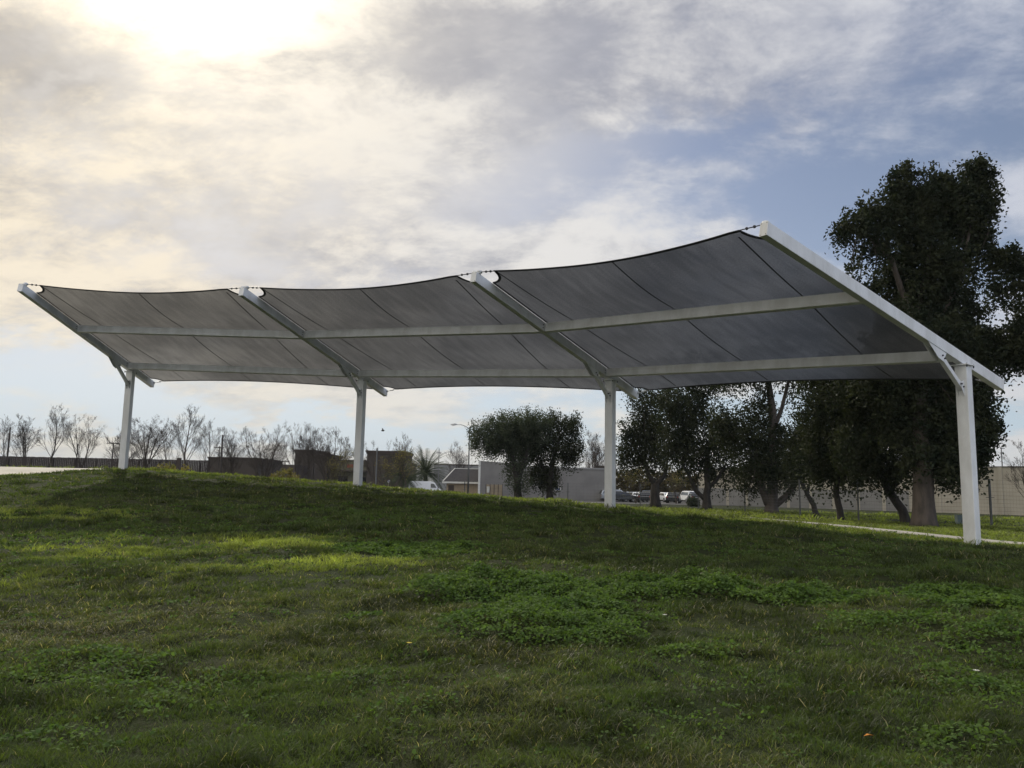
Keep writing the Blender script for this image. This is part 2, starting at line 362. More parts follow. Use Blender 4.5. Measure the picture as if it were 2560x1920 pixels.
def build_terrain():
    radii = np.concatenate([[0.0], .8*1.026**np.arange(0,380)]); radii = radii[radii < 6500]
    fr = np.radians(np.arange(-48,48.01,.4)); bk = np.radians(np.arange(52,308.1,4.)); ang = np.concatenate([fr,bk])
    R_, A_ = np.meshgrid(radii, ang, indexing='ij')
    x = R_*np.sin(A_); y = R_*np.cos(A_); z = ground(x,y)
    far = sstep(200,400,R_); z = z*(1-far) + (EYE-1.6)*far
    n, m = R_.shape
    v = np.stack([x,y,z],-1).reshape(-1,3)
    i, j = np.meshgrid(np.arange(n-1), np.arange(m), indexing='ij'); j2 = (j+1)%m
    f = np.stack([i*m+j, i*m+j2, (i+1)*m+j2, (i+1)*m+j], -1).reshape(-1,4)[:, ::-1]
    m_ = bpy.data.materials.new('lawn_soil'); m_.use_nodes = True; T = NT(m_.node_tree); T.n.clear()
    out = T.node('ShaderNodeOutputMaterial'); b = T.node('ShaderNodeBsdfPrincipled'); T.l.new(b.outputs[0], out.inputs[0])
    g = T.node('ShaderNodeNewGeometry'); P = g.outputs['Position']
    a = T.mix(T.smooth(T.noise(P,.35,6,.6),.38,.62), (.018,.028,.010), (.030,.034,.014))
    a = T.mix(T.smooth(T.noise(P,9,5,.7),.35,.7), a, (.022,.026,.010))
    a = T.mix(T.smooth(T.noise(P,60,3,.7),.5,.8), a, (.045,.062,.020))
    T.put(b.inputs['Base Color'], a); b.inputs['Roughness'].default_value = .95; b.inputs['Specular IOR Level'].default_value = .1
    bp = T.node('ShaderNodeBump'); bp.inputs['Distance'].default_value = .05; bp.inputs['Strength'].default_value = .7
    T.put(bp.inputs['Height'], T.noise(P,14,6,.7)); T.l.new(bp.outputs[0], b.inputs['Normal'])
    o = npmesh('ground', v, [f], m_, smooth=True); tag(o, 'grassy mound and lawn sloping down to the camera', kind='structure')
    # curved concrete path behind the posts, widening into a slab at the left
    th = np.linspace(.30, 2.1, 260); w0, w1 = pathw(th)
    vs = []; K = 7
    for t, a0, a1 in zip(th,w0,w1):
        for k in range(K):
            r = a0+(a1-a0)*k/(K-1); x, y = CX+r*math.cos(t), CY+r*math.sin(t); vs.append((x,y,gz(x,y)+(.045 if 0<k<K-1 else .04)))
        r = a0; x, y = CX+r*math.cos(t), CY+r*math.sin(t); vs.append((x,y,gz(x,y)-.12))
        r = a1; x, y = CX+r*math.cos(t), CY+r*math.sin(t); vs.append((x,y,gz(x,y)-.12))
    fs = []; Q = K+2
    for i in range(len(th)-1):
        for k in range(K-1): fs.append((i*Q+k,i*Q+k+1,(i+1)*Q+k+1,(i+1)*Q+k))
        fs.append((i*Q+K,i*Q,(i+1)*Q,(i+1)*Q+K)); fs.append((i*Q+K-1,i*Q+K+1,(i+1)*Q+K+1,(i+1)*Q+K-1))
    o = npmesh('path', np.array(vs), [np.array(fs)], MT['concrete']); tag(o,'pale concrete path curving behind the posts',kind='structure')
    # parking lot
    mb = MB(); z = EYE-1.5
    mb.add([(12,99,z+.03),(70,99,z+.03),(70,210,z+.03),(-60,210,z+.03),(-30,120,z+.03)],[(0,1,2,3,4)])
    tag(mb.build('road',MT['asphalt']),'asphalt parking lot behind the trees',kind='structure')
    # hills, very far
    vs = []; fs = []; N = 160
    for i in range(N+1):
        a = math.radians(-50+100*i/N); x = 4200*math.sin(a); y = 4200*math.cos(a)
        h = 20+110*float(fbm(np.array(i*.055+3.),np.array(.5),4))+75*math.exp(-((math.degrees(a)+6.5)/4.5)**2)
        vs += [(x,y,-2),(x*1.03,y*1.03,h*.8),(x*1.06,y*1.06,h),(x*1.15,y*1.15,-2)]
        if i: 
            b = (i-1)*4; fs += [(b+k,b+k+1,b+5+k,b+4+k) for k in range(3)]
    tag(npmesh('hills',np.array(vs,float),[np.array(fs)],MT['hill'],smooth=True),'faint far hills on the horizon',kind='structure')
build_terrain()
def ground_hit(X, Y):
    r = ray(X, Y); t = np.linspace(3, 90, 1500); p = r[None,:]*t[:,None]; z = ground(p[:,0],p[:,1],False)-EYE
    i = np.argmax(p[:,2] < z); return p[i,0], p[i,1]

# ------------------------------------------------------------------ the shade structure
POSTS = dict(A=(-17.637,36.630,-1.6041,.5925,5.0416), B=(-6.4192,33.9585,-1.9019,.045,4.5125), C=(3.5313,28.4326,-2.1683,-.5644,3.9403), D=(11.6409,20.3911,-2.5051,-1.1613,3.3938))
BETA, L1, L2, WR, HR, S1, S2, VP, EO = .2068, 8.4788, 2.1681, .1781, .2967, 4.6866, .4333, .1432, -.0094
def frame(n):
    x,y,a,g,z = POSTS[n]; d = V3(math.cos(a),math.sin(a),0); r = V3(-math.sin(a),math.cos(a),0)
    ax = d*math.cos(BETA)+V3(0,0,math.sin(BETA)); up = -d*math.sin(BETA)+V3(0,0,math.cos(BETA))
    return V3(x,y,z+EYE), d, r, ax, up, g+EYE
def build_shade():
    root = empty('shade_canopy', (-2,28,gz(-2,28)))
    inv = V3(*root.location)
    def bld(mb, name, m, parent=root, **k):
        if parent is root: mb.v = [tuple((np.array(v)-inv).tolist()) for v in mb.v]
        else: mb.v = [tuple((np.array(v)-inv).tolist()) for v in mb.v]
        if name in ('screw','anchor_bolt','gusset_plate','bolt','purlin_bolt'): return split_build(mb, name, m, parent, **k)
        return mb.build(name, m, parent, **k)
    for n in 'ABCD':
        P, d, r, ax, up, g = frame(n)
        W = .30
        mb = MB(); mb.obox((P[0],P[1],(P[2]-.01+g-.4)/2), d*W/2, r*W/2, (0,0,(P[2]-.01-g+.4)/2)); post = bld(mb,'post',MT['white'],bevel=.018)
        mb = MB(); mb.obox(P+V3(0,0,0.004), d*.225, r*.215, (0,0,.014)); pl = bld(mb,'cap_plate',MT['white'],post,bevel=.003)
        mb = MB()
        for i in (-1,1):
            for j in (-1,1):
                c = P+d*.185*i+r*.178*j; mb.tube([c-V3(0,0,.065),c+V3(0,0,.035)],.017,6)
        bld(mb,'anchor_bolt',MT['bolt'],post)
        o = P+up*(HR/2+EO)
        mb = MB(); mb.obox(o+ax*(L1-L2)/2, ax*(L1+L2)/2, r*WR/2, up*HR/2); raf = bld(mb,'rafter',MT['white'],bevel=.010)
        # saddle filling the wedge over the plate
        mb = MB(); a = P+V3(0,0,.018); tt = math.tan(BETA)
        q = [a-d*.02+r*.06*s for s in (-1,1)]+[a+d*.21+r*.06*s for s in (-1,1)]
        tp = [v+V3(0,0,max(.004,EO+.005+tt*np.dot(v-P,d))) for v in q]
        mb.add(q+tp,[(0,2,3,1),(4,5,7,6),(0,1,5,4),(2,6,7,3),(0,4,6,2),(1,3,7,5)]); bld(mb,'saddle',MT['white'],raf)
        mb = MB(); c = o+ax*(L1+.006); mb.obox(c, ax*.006, r*(WR/2+.004), up*(HR/2+.006)); ec = bld(mb,'end_cap',MT['white'],raf,bevel=.003)
        mb = MB()
        for i in (-1,1):
            for j in (-1,1):
                c2 = c+r*i*.066+up*j*.125; mb.tube([c2,c2+ax*.012],.009,6)
        bld(mb,'screw',MT['bolt'],raf)
        mb = MB(); mb.obox(o-ax*(L2+.006), ax*.006, r*(WR/2-.004), up*(HR/2-.004)); bld(mb,'end_cap',MT['white'],raf)
        # knee brace with gussets
        b0 = P+d*(W/2+.015)+V3(0,0,-.60); b1 = P+up*EO+ax*1.28-up*.11
        mb = MB(); mb.bar(b0,b1,.115,.125,up=ax); br = bld(mb,'brace',MT['white'],bevel=.008)
        mb = MB()
        for s in (-1,1):
            of = r*s*.068; th = r*s*.006
            g1 = [P+up*(EO-.003)+ax*t for t in (1.02,1.95)]+[P+up*(EO-.003)+ax*1.42-up*.24, P+up*(EO-.003)+ax*1.16-up*.26]
            g0 = [P+d*(W/2+.003)+V3(0,0,-.40),P+d*(W/2+.003)+V3(0,0,-.82),P+d*(W/2+.14)+V3(0,0,-.62),P+d*(W/2+.17)+V3(0,0,-.46)]
            for gg in (g1,g0):
                vs = [v+of for v in gg]+[v+of+th for v in gg]; mb.add(vs,[(0,1,2,3),(7,6,5,4),(0,4,5,1),(1,5,6,2),(2,6,7,3),(3,7,4,0)])
        bld(mb,'gusset_plate',MT['white'],br)
        mb = MB(); bd = (b1-b0)/np.linalg.norm(b1-b0)
        for c in (b0+bd*.05,b0+bd*.17,b1-bd*.05,b1-bd*.17): mb.tube([c-r*.105,c+r*.105],.021,6)
        bld(mb,'bolt',MT['bolt'],br)
        # pulleys at the tip that hold the fabric corners
        sides = [s for s in (-1,1) if not ((n=='A' and s==-1) or (n=='D' and s==1))]
        for s in sides:
            c = o+ax*(L1-.13)+up*(HR/2)+r*s*.07
            mb = MB(); mb.tube([c-up*.002,c+up*.035,c+up*.036,c+up*.075,c+up*.076,c+up*.095],[.05,.05,.085,.085,.06,.06],14); bld(mb,'corner_bracket',MT['white'],raf,smooth=False)
            c = o-ax*(L2-.10)+up*(HR/2-.09)+r*s*(WR/2)
            mb = MB(); mb.obox(c+r*s*.03,ax*.03,r*.03,up*.03); bld(mb,'corner_bracket',MT['galv'],raf)
        mb = MB()
        if n != 'D':
            for s_ in (S1,S2):
                for k in (-.07,.03): 
                    c = o+ax*(s_+.19)+r*WR/2+up*k; mb.tube([c,c+r*.02],.016,6)
                for k in (-.07,.03):
                    c = o+ax*(s_-.12)+r*WR/2+up*k; mb.tube([c,c+r*.02],.016,6)
            bld(mb,'purlin_bolt',MT['bolt'],raf)
    for a, b in ('AB','BC','CD'):
        Pa,da,ra,axa,upa,_ = frame(a); Pb,db,rb,axb,upb,_ = frame(b)
        oa = Pa+upa*(HR/2+EO); ob = Pb+upb*(HR/2+EO)
        for s_ in (S1,S2):
            p = oa+axa*s_+ra*(WR/2-.002)+upa*(-.004); q = ob+axb*s_-rb*(WR/2-.002)+upb*(-.004)
            u = (upa+upb)/2; mb = MB(); mb.bar(p,q,.15,HR-.012,up=u); bld(mb,'purlin',MT['white'],bevel=.008)
        # fabric panel
        OFF = WR/2+.035
        def surf(u, s, lift=0.):
            pa = oa+upa*(HR/2+.012)+axa*s+ra*OFF; pb = ob+upb*(HR/2+.012)+axb*s-rb*OFF
            p = pa*(1-u)+pb*u
            if s > S1: w = .10*math.sin(math.pi*min(1,(s-S1)/(8.0-S1)))
            elif s > S2: w = .07*math.sin(math.pi*(s-S2)/(S1-S2))
            else: w = 0.
            e = math.sin(math.pi*u)
            return p+V3(0,0,-w*e+.012*(1-w)*e + lift)
        def stop(u):
            m = 7.90+.47*(2*u-1)**2/ .76
            for v in (u,1-u):
                if v < .065: return 7.74+.60*(1-math.sqrt(max(0,1-(v/.065)**2)))
            return m
        def sbot(u):
            m = -1.62-.46*(2*u-1)**2/.85
            for v in (u,1-u):
                if v < .04: return -1.72-.34*(1-math.sqrt(max(0,1-(v/.04)**2)))
            return m
        us = np.unique(np.concatenate([.065*(1-np.cos(np.linspace(0,math.pi/2,9))) , .065*np.sin(np.linspace(0,math.pi/2,11)),np.linspace(.065,.5,14)])); us = np.unique(np.round(np.concatenate([us,1-us]),5))
        ks = np.linspace(0,1,41); vs = []; uvs = []
        for u in us:
            for k in ks:
                s = sbot(u)+(stop(u)-sbot(u))*k; vs.append(surf(u,s)-inv); uvs.append((u*5,s*.5))
        n, m = len(us), len(ks)
        i, j = np.meshgrid(np.arange(n-1),np.arange(m-1),indexing='ij')
        f = np.stack([i*m+j,(i+1)*m+j,(i+1)*m+j+1,i*m+j+1],-1).reshape(-1,4)
        pan = npmesh('fabric_panel',np.array(vs),[f],MT['fabric'],root,smooth=True)
        uvl = pan.data.uv_layers.new(name='UVMap'); li = np.empty(len(pan.data.loops),np.int32); pan.data.loops.foreach_get('vertex_index',li)
        uvl.data.foreach_set('uv',(np.array(uvs)[li]+ord(a)).astype(np.float32).ravel())
        def strip(pts, w, h, name, closed=False):
            mb = MB(); N = len(pts); pts = [np.array(p) for p in pts]; vs = []; fs = []
            for i in range(N):
                t = pts[(i+1)%N if closed else min(i+1,N-1)]-pts[i-1 if (closed or i) else 0]; t /= np.linalg.norm(t)+1e-9
                nn = (upa+upb)/2; nn /= np.linalg.norm(nn); sd_ = np.cross(t,nn); sd_ /= np.linalg.norm(sd_)+1e-9
                for (cx_,cy_) in ((-1,-1),(1,-1),(1,1),(-1,1)): vs.append(pts[i]+sd_*cx_*w/2+nn*cy_*h/2)
            rgn = range(N) if closed else range(N-1)
            for i in rgn:
                k = (i+1)%N
                for c in range(4): fs.append((i*4+c,i*4+(c+1)%4,k*4+(c+1)%4,k*4+c))
            mb.add(vs,fs); return bld(mb,name,MT['web'],pan)
        loop = [surf(u,stop(u)) for u in us]+[surf(1,s) for s in np.linspace(stop(1),sbot(1),40)[1:-1]]+[surf(u,sbot(u)) for u in us[::-1]]+[surf(0,s) for s in np.linspace(sbot(0),stop(0),40)[1:-1]]
        # edge webbing, wider on the front edge
        strip([surf(u,stop(u)-.02,-.004) for u in us],.075,.016,'edge_webbing')
        strip([surf(1,s,-.002) for s in np.linspace(stop(1)-.02,sbot(1)+.02,40)],.045,.03,'edge_webbing')
        strip([surf(u,sbot(u)+.025,-.004) for u in us],.07,.022,'edge_webbing')
        strip([surf(0,s,-.002) for s in np.linspace(stop(0)-.02,sbot(0)+.02,40)],.045,.03,'edge_webbing')
        for (t0,t1) in ((.07,.155),(.503,.465),(.915,.79)):
            def uu(s): return t1+(t0-t1)*max(0,min(1,(s+.5)/8.7))**1.15
            e0 = sbot(uu(-1.8)); pts = []
            for s in np.linspace(-1.9,8.3,46):
                u = uu(s)
                if s < sbot(u)+.02 or s > stop(u)-.04: continue
                pts.append(surf(u,s,-.009))
            strip(pts,.032,.006,'seam')
        # turnbuckles at the corners
        for (u, P_, ax_, r_, up_, sgn) in ((.068,oa,axa,ra,upa,1),(.932,ob,axb,rb,upb,-1)):
            c0 = surf(u,8.33); c1 = P_+ax_*(L1-.13)+up_*(HR/2+.05)+r_*sgn*.12
            dv = (c1-c0); mb = MB(); mb.tube([c0,c0+dv*.3,c0+dv*.31,c0+dv*.36,c0+dv*.37,c0+dv*.6,c0+dv*.61,c0+dv*.67,c0+dv*.68,c1],[.012,.012,.034,.034,.013,.013,.034,.034,.012,.012],8)
            bld(mb,'turnbuckle',MT['bolt'])
        for (u, P_, ax_, r_, up_, sgn) in ((.043,oa,axa,ra,upa,1),(.957,ob,axb,rb,upb,-1)):
            c0 = surf(u,-2.04); c1 = P_-ax_*(L2-.10)+up_*(HR/2-.09)+r_*sgn*(WR/2+.05)
            dv = (c1-c0); mb = MB(); mb.tube([c0,c0+dv*.3,c0+dv*.31,c0+dv*.5,c0+dv*.51,c0+dv*.65,c0+dv*.66,c1],[.012,.012,.03,.03,.012,.03,.012,.012],8)
            bld(mb,'turnbuckle',MT['galv'])
    tag(root,'large white steel cantilever shade structure on four posts with dark grey mesh fabric panels','shade structure')
build_shade()

# ------------------------------------------------------------------ foliage
def leaves(cent, rad, per, size, spread, droop=0., shell=.55, aspect=1.8, seed=0, clump=26):
    """cent (K,3) blob centres, rad (K,3), per (K,) leaves per blob"""
    g = np.random.default_rng(seed); P = []
    for c, r, n in zip(cent, rad, per):
        nc = max(8,int(n/clump)); u = g.normal(size=(nc,3)); u /= np.linalg.norm(u,axis=1)[:,None]
        rr = shell+(1.04-shell)*g.random(nc)**.8; q = np.array(c)+u*rr[:,None]*np.array(r)*(1+.13*g.normal(size=(nc,1)))
        k = g.integers(0,nc,int(n)); off = np.clip(g.normal(size=(int(n),3)),-1.7,1.7)*spread*(.6+.8*g.random((nc,1)))[k]
        if droop: off[:,2] = off[:,2]*1.9-abs(off[:,2])*droop
        P.append(q[k]+off)
    P = np.concatenate(P); n = len(P)
    a = g.normal(size=(n,3)); a[:,2] -= .5*droop; a /= np.linalg.norm(a,axis=1)[:,None]
    b = np.cross(a,g.normal(size=(n,3))); b /= np.linalg.norm(b,axis=1)[:,None]
    s = size*(.6+.8*g.random((n,1)))
    v = np.stack([P-a*s, P+b*s/aspect-a*s*.1, P+a*s, P-b*s/aspect+a*s*.15],1).reshape(-1,3)
    f = np.arange(n*4).reshape(-1,4)
    return v, f
def limb(mb, p, q, r0, r1, bend=.08, n=5, seg=6):
    p = np.array(p,float); q = np.array(q,float); L = np.linalg.norm(q-p); k = (rng.normal(size=3))*bend*L
    pts = [p+(q-p)*t+k*math.sin(math.pi*t) for t in np.linspace(0,1,n)]
    mb.tube(pts, list(np.linspace(r0,r1,n)), seg); return pts
def crown_tree(name, depth, base, blobs, trunk, label, cat='tree', group=None, leaf='leaf_dark', size=.17, spread=.30, droop=.8, dens=.42, bark='bark', seed=1, dr=.8, clump=26):
    """base px, blobs [(px,py,rx,ry,density)], trunk list of polylines [(px,py,ddepth)...] with radii in metres"""
    b = at(*base, depth); zb = gz(b[0],b[1]); root = empty(name,(b[0],b[1],zb)); inv = V3(b[0],b[1],zb)
    s = depth/F_PX; C, R, N = [], [], []; g = np.random.default_rng(seed*7+3)
    for bl in blobs:
        X,Y,rx,ry = bl[:4]; dn = bl[4] if len(bl) > 4 else 1; dd = bl[5] if len(bl) > 5 else g.uniform(-.5,.5)*rx*s
        C.append(at(X,Y,depth+dd)-inv); R.append((rx*s,max(rx,ry)*s*dr,ry*s)); N.append(max(60,rx*ry*math.pi*.16*dens*dn*4.2)*(.17/size)**1.0)
    v, f = leaves(C,R,N,size*.60,spread*.72,droop,seed=seed,shell=.30,clump=clump)
    npmesh('crown',v,[f],MT[leaf],root)
    mb = MB()
    for poly, r0, r1 in trunk:
        pts = [at(px,py,depth+dd)-inv for px,py,dd in poly]
        if poly is trunk[0][0]: pts[0][2] = min(pts[0][2],-.1)
        # densify
        P = []; 
        for i in range(len(pts)-1):
            for t in np.linspace(0,1,4)[:-1]: P.append(pts[i]*(1-t)+pts[i+1]*t+g.normal(size=3)*.03*r0)
        P.append(pts[-1]); rr = np.linspace(r0,r1,len(P)); 
        if poly is trunk[0][0]: rr[0] *= 1.35; rr[1] *= 1.08
        mb.tube(P,list(rr),9)
    # limbs out to the clumps
    tops = [at(*t[0][-1][:2],depth+t[0][-1][2])-inv for t in trunk]
    for c in C:
        c = np.array(c); t = min(tops,key=lambda q: np.linalg.norm(q-c)); 
        if np.linalg.norm(t-c) > .3: limb(mb,t,c,max(.04,trunk[-1][2]*.6),.025,.10,6,5)
    mb.build('trunk',MT[bark],root,smooth=True)
    tag(root,label,cat,group); return root
G1 = 'evergreen trees along the fence'
crown_tree('evergreen_tree',40,(2309,1322),[
 (2256,480,46,52),(2330,490,60,55),(2441,445,46,46),(2470,505,34,40),(2210,535,58,48),(2146,562,44,34),(2300,570,80,66),(2400,560,66,64),(2390,490,50,44),(2425,530,44,60),(2440,590,34,50),(2350,470,40,40),(2240,445,24,26,.7),(2275,440,22,26,.8),(2450,415,26,20,.7),
 (2105,578,22,22,.8),(2128,660,22,26,.30),(2160,628,26,26,.35),(2146,716,18,22,.6),(2185,700,22,44,.5),(2200,610,34,44,.8),(2285,660,80,76),(2380,665,58,76),(2290,760,104,80),(2395,770,62,58),
 (2500,645,50,34,.9),(2552,672,40,36),(2475,720,26,46,.5),(2520,725,36,24,.6),(2440,640,26,20,.5),(2250,850,96,80),(2350,860,112,70),(2452,850,60,44),(2520,885,50,44),(2560,850,56,60),
 (2620,800,80,110),(2640,700,60,60),(2440,915,54,50,.9),(2215,940,90,60),(2330,960,110,70),(2430,985,60,70),(2290,1050,92,90),(2390,1060,80,90),(2468,1072,36,44,.8),(2440,1130,46,44,.9),(2330,1150,86,50),(2400,1185,44,26,.8),(2456,1010,32,26,.7)],
 [([(2309,1330,0),(2309,1240,0),(2304,1100,0),(2300,900,0)],.58,.34),([(2300,1100,0),(2290,800,.3),(2330,600,0),(2350,480,0)],.20,.05),([(2300,900,0),(2400,700,-.5),(2440,500,0)],.15,.05),([(2300,1000,0),(2420,880,.5),(2560,800,.4)],.22,.06),([(2300,880,0),(2230,650,0),(2150,570,0)],.2,.04)],
 'tallest dark evergreen tree with a thick pale trunk, rising beyond the right-hand post',group=G1,size=.155,spread=.27,dens=.52,clump=60,bark='bark_pale',seed=1)
crown_tree('evergreen_tree',43.5,(2268,1316),[(2190,1040,90,100),(2150,1130,66,56),(2210,1165,60,38,.8),(2235,1195,40,22,.5),(2170,960,90,60)],
 [([(2268,1318,0),(2255,1275,0),(2220,1225,0),(2200,1150,0)],.28,.16),([(2225,1230,0),(2260,1180,0)],.14,.08)],'bent dark evergreen with a short crooked trunk just left of the thickest trunk',group=G1,size=.15,seed=2,dens=.6)
crown_tree('evergreen_tree',47,(2104,1306),[(2080,1040,84,90),(2110,1120,76,60),(2050,1140,52,60),(2130,1190,46,30,.6),(2070,1195,40,26,.5),(2090,950,90,60)],
 [([(2104,1308,0),(2098,1270,0),(2090,1235,0),(2094,1190,0)],.21,.15)],'evergreen with slender straight trunk and swollen foot between two fence posts',group=G1,size=.15,seed=3,dens=.55)
crown_tree('evergreen_tree',54,(2042,1294),[(1996,1150,44,50),(2020,1190,34,22,.6),(2010,1090,40,50)],
 [([(2042,1296,0),(2034,1262,0),(2018,1235,0),(2004,1205,0)],.20,.11),([(2018,1235,0),(2024,1208,0),(2020,1190,0)],.09,.05)],'small evergreen whose thin trunk leans left beside the broad forked tree',group=G1,size=.15,seed=4,dens=.5)
crown_tree('evergreen_tree',61,(1930,1281),[(1880,1090,76,70),(1925,1170,70,40),(1900,1030,50,40,.6),(1960,1110,62,52),(1905,1165,62,40),(1985,1165,44,38,.8),(1868,1190,44,32,.5),(2025,1080,30,60,.8),(1905,1000,26,60,.35),(1985,985,24,50,.3),(1840,930,70,40),(1930,905,90,50),(2030,930,60,40,.7),(1870,1225,26,26,.3),(1960,1205,30,24,.4),(1810,1060,40,50)],
 [([(1930,1284,0),(1928,1255,0),(1932,1215,0),(1928,1120,0),(1932,1030,0),(1920,950,0)],.52,.22),([(1932,1268,0),(1965,1240,0),(1992,1205,0),(1990,1150,0)],.28,.18),([(1920,1260,0),(1902,1215,0),(1890,1150,0)],.30,.16),([(1932,1080,0),(1955,1020,0),(1972,950,0)],.18,.12)],
 'broad evergreen with a stout trunk forking low into two big limbs',group=G1,size=.17,spread=.33,seed=5,dens=.55,bark='bark_pale')
crown_tree('evergreen_tree',72,(1768,1268),[(1760,1090,84,72),(1730,1140,60,40),(1700,1040,60,62),(1740,1000,50,40),(1820,1110,50,50,.9),(1800,1170,40,36,.7),(1760,1160,50,30,.6),(1690,1110,50,50),(1690,1000,66,36),(1790,960,60,20,.6),(1812,1215,26,26,.35),(1840,1190,30,30,.4),(1760,930,80,50)],
 [([(1768,1271,0),(1766,1240,0),(1770,1215,0),(1765,1150,0)],.42,.22),([(1764,1250,0),(1738,1225,0),(1722,1185,0),(1705,1160,0)],.22,.12),([(1770,1222,0),(1795,1195,0),(1815,1160,0)],.2,.1)],
 'evergreen with drooping foliage and a long left limb beside the clipped hedge bush',group=G1,size=.18,spread=.35,seed=6,dens=.55)
crown_tree('evergreen_tree',80,(1638,1256),[(1640,1070,64,80),(1610,1080,60,60),(1606,1010,40,40,.8),(1572,1085,30,36),(1565,1130,32,44),(1610,1140,50,44),(1650,1140,46,40,.9),(1600,985,24,16,.5),(1650,990,50,24),(1555,1170,16,18,.6),(1660,930,70,50)],
 [([(1638,1260,0),(1637,1225,0),(1640,1208,0)],.55,.36),([(1640,1212,0),(1660,1190,0),(1668,1165,0)],.30,.16),([(1638,1212,0),(1622,1190,0),(1612,1160,0)],.28,.14)],
 'leftmost evergreen of the row, its crown spreading out just right of the third post',group=G1,size=.18,spread=.36,seed=7,dens=.55)
# the two grey-green trees mid picture
crown_tree('olive_tree',84,(1376,1250),[(1400,1062,50,30),(1345,1185,34,26,.5),(1385,1150,46,34,.7),(1362,1212,26,20,.4),(1432,1070,26,34),(1380,1040,20,16,.8),(1420,1140,40,26),(1440,1120,20,40),(1330,1090,70,50),(1390,1110,60,40),(1340,1140,50,30,.8),(1360,1180,40,26,.8),(1378,1210,30,24,.7),(1345,1205,26,26,.6)],
 [([(1376,1262,0),(1374,1220,0),(1380,1160,0),(1400,1090,0)],.42,.15),([(1374,1215,0),(1350,1150,0)],.3,.12)],
 'round-topped grey-green tree on the right of the joined pair at mid picture','tree','grey-green trees mid picture','leaf_dark',.15,.30,.2,.85,seed=21,clump=45)
crown_tree('olive_tree',82,(1296,1246),[(1230,1085,60,40),(1285,1105,64,40),(1290,1172,26,30,.5),(1312,1205,26,24,.4),(1200,1105,30,30),(1270,1062,56,32),(1320,1058,50,30),(1250,1110,70,26),(1300,1100,70,46),(1290,1150,34,30,.8),(1215,1130,36,14,.6),(1345,1075,40,34),(1258,1045,14,14,.35),(1210,1062,16,12,.3),(1320,1034,22,12,.3),(1350,1040,16,12,.3),(1180,1095,10,20,.6),(1275,1190,22,24,.5),(1300,1215,22,22,.5)],
 [([(1296,1256,0),(1294,1210,0),(1286,1160,0),(1270,1100,0)],.45,.16),([(1294,1205,0),(1310,1150,0),(1330,1100,0)],.3,.12)],
 'wide flat-bottomed grey-green tree just right of the street lamp','tree','grey-green trees mid picture','leaf_olive',.14,.30,.1,.9,seed=22,clump=45)
# bare trees
def bare(name, H, spread, seed, vase=False, multi=1, leafy=0):
    g = np.random.default_rng(seed); root = empty(name); mb = MB(); tips = []
    def grow(p, d_, L, r, lev, top=False):
        n = 7 if lev == 0 else (5 if lev < 3 else 3); d_ = d_/np.linalg.norm(d_); pts = [p]; ds = [d_]
        for i in range(n):
            d_ = d_+g.normal(size=3)*(.05 if top else .09)+V3(0,0,.05 if lev == 0 else .11); d_ /= np.linalg.norm(d_); pts.append(pts[-1]+d_*L/n); ds.append(d_)
        mb.tube(pts,list(np.linspace(r,max(r*.22,.005),n+1)),6 if lev == 0 else 3,cap=False)
        if lev >= 4 or L < .25: tips.append(pts[-1]); return
        k = {0:15,1:7,2:5,3:3}[lev]
        if vase and lev == 0: k = 7
        for i in range(k):
            t = (.16+.82*((i+g.random())/k)) if lev == 0 else g.uniform(.2,1); a = min(n-1,int(t*n)); q = pts[a]+(pts[a+1]-pts[a])*(t*n-a); dd = ds[a]
            ph = i*2.4+g.uniform(-.5,.5) if lev == 0 else g.uniform(0,6.28); out = V3(math.cos(ph),math.sin(ph),0); out = out-dd*np.dot(out,dd); out /= np.linalg.norm(out)+1e-6
            an = g.uniform(.75,1.25)*spread; nd = dd*math.cos(an)+out*math.sin(an)
            LL = L*((.62-.40*t) if lev == 0 else g.uniform(.38,.6)*(1.15-.5*t)); grow(q,nd,LL,max(.006,r*(1-.7*t)*.46),lev+1)
    if vase:
        for k in range(multi):
            ph = k*6.283/multi+g.uniform(-.3,.3); ln = g.uniform(.12,.5)
            grow(V3(0,0,-.15+.12*H*(k%2)*.6),V3(math.cos(ph)*ln,math.sin(ph)*ln,1),H*g.uniform(.72,1.0),H*.011,0)
        mb.tube([(0,0,-.3),(0,0,.14*H)],[H*.016,H*.012],7)
    else:
        for k in range(multi):
            ph = g.uniform(0,6.28); ln = .03 if multi == 1 else .16; grow(V3(0,0,-.2),V3(math.cos(ph)*ln,math.sin(ph)*ln,1),H*(1-.15*k),H*.013,0,True)
    A = np.array(mb.v); root['h'] = float(A[:,2].max()); root['w'] = float(np.percentile(np.hypot(A[:,0],A[:,1]),96))
    mb.build('trunk',MT['twig'],root)
    if leafy:
        c = np.array(tips)[g.random(len(tips)) < leafy]
        v, f = leaves(c,np.full((len(c),3),.12),np.full(len(c),3),.075,.16,.3,seed=seed); npmesh('crown',v,[f],MT['leaf_thin'],root)
    return root
protos = [bare('bare_tree',8,.52,101,True,4),bare('bare_tree',8,.50,102,False,1),bare('bare_tree',8,.50,103,True,6),bare('bare_tree',8,.48,104,False,2),bare('bare_tree',8,.38,105,False,1),bare('bare_tree',7,.62,106,True,3,.25)]
note(None)
used = [False]*len(protos); HW = [(p_['h'],p_['w']) for p_ in protos]
for p_ in protos: del p_['h'], p_['w']
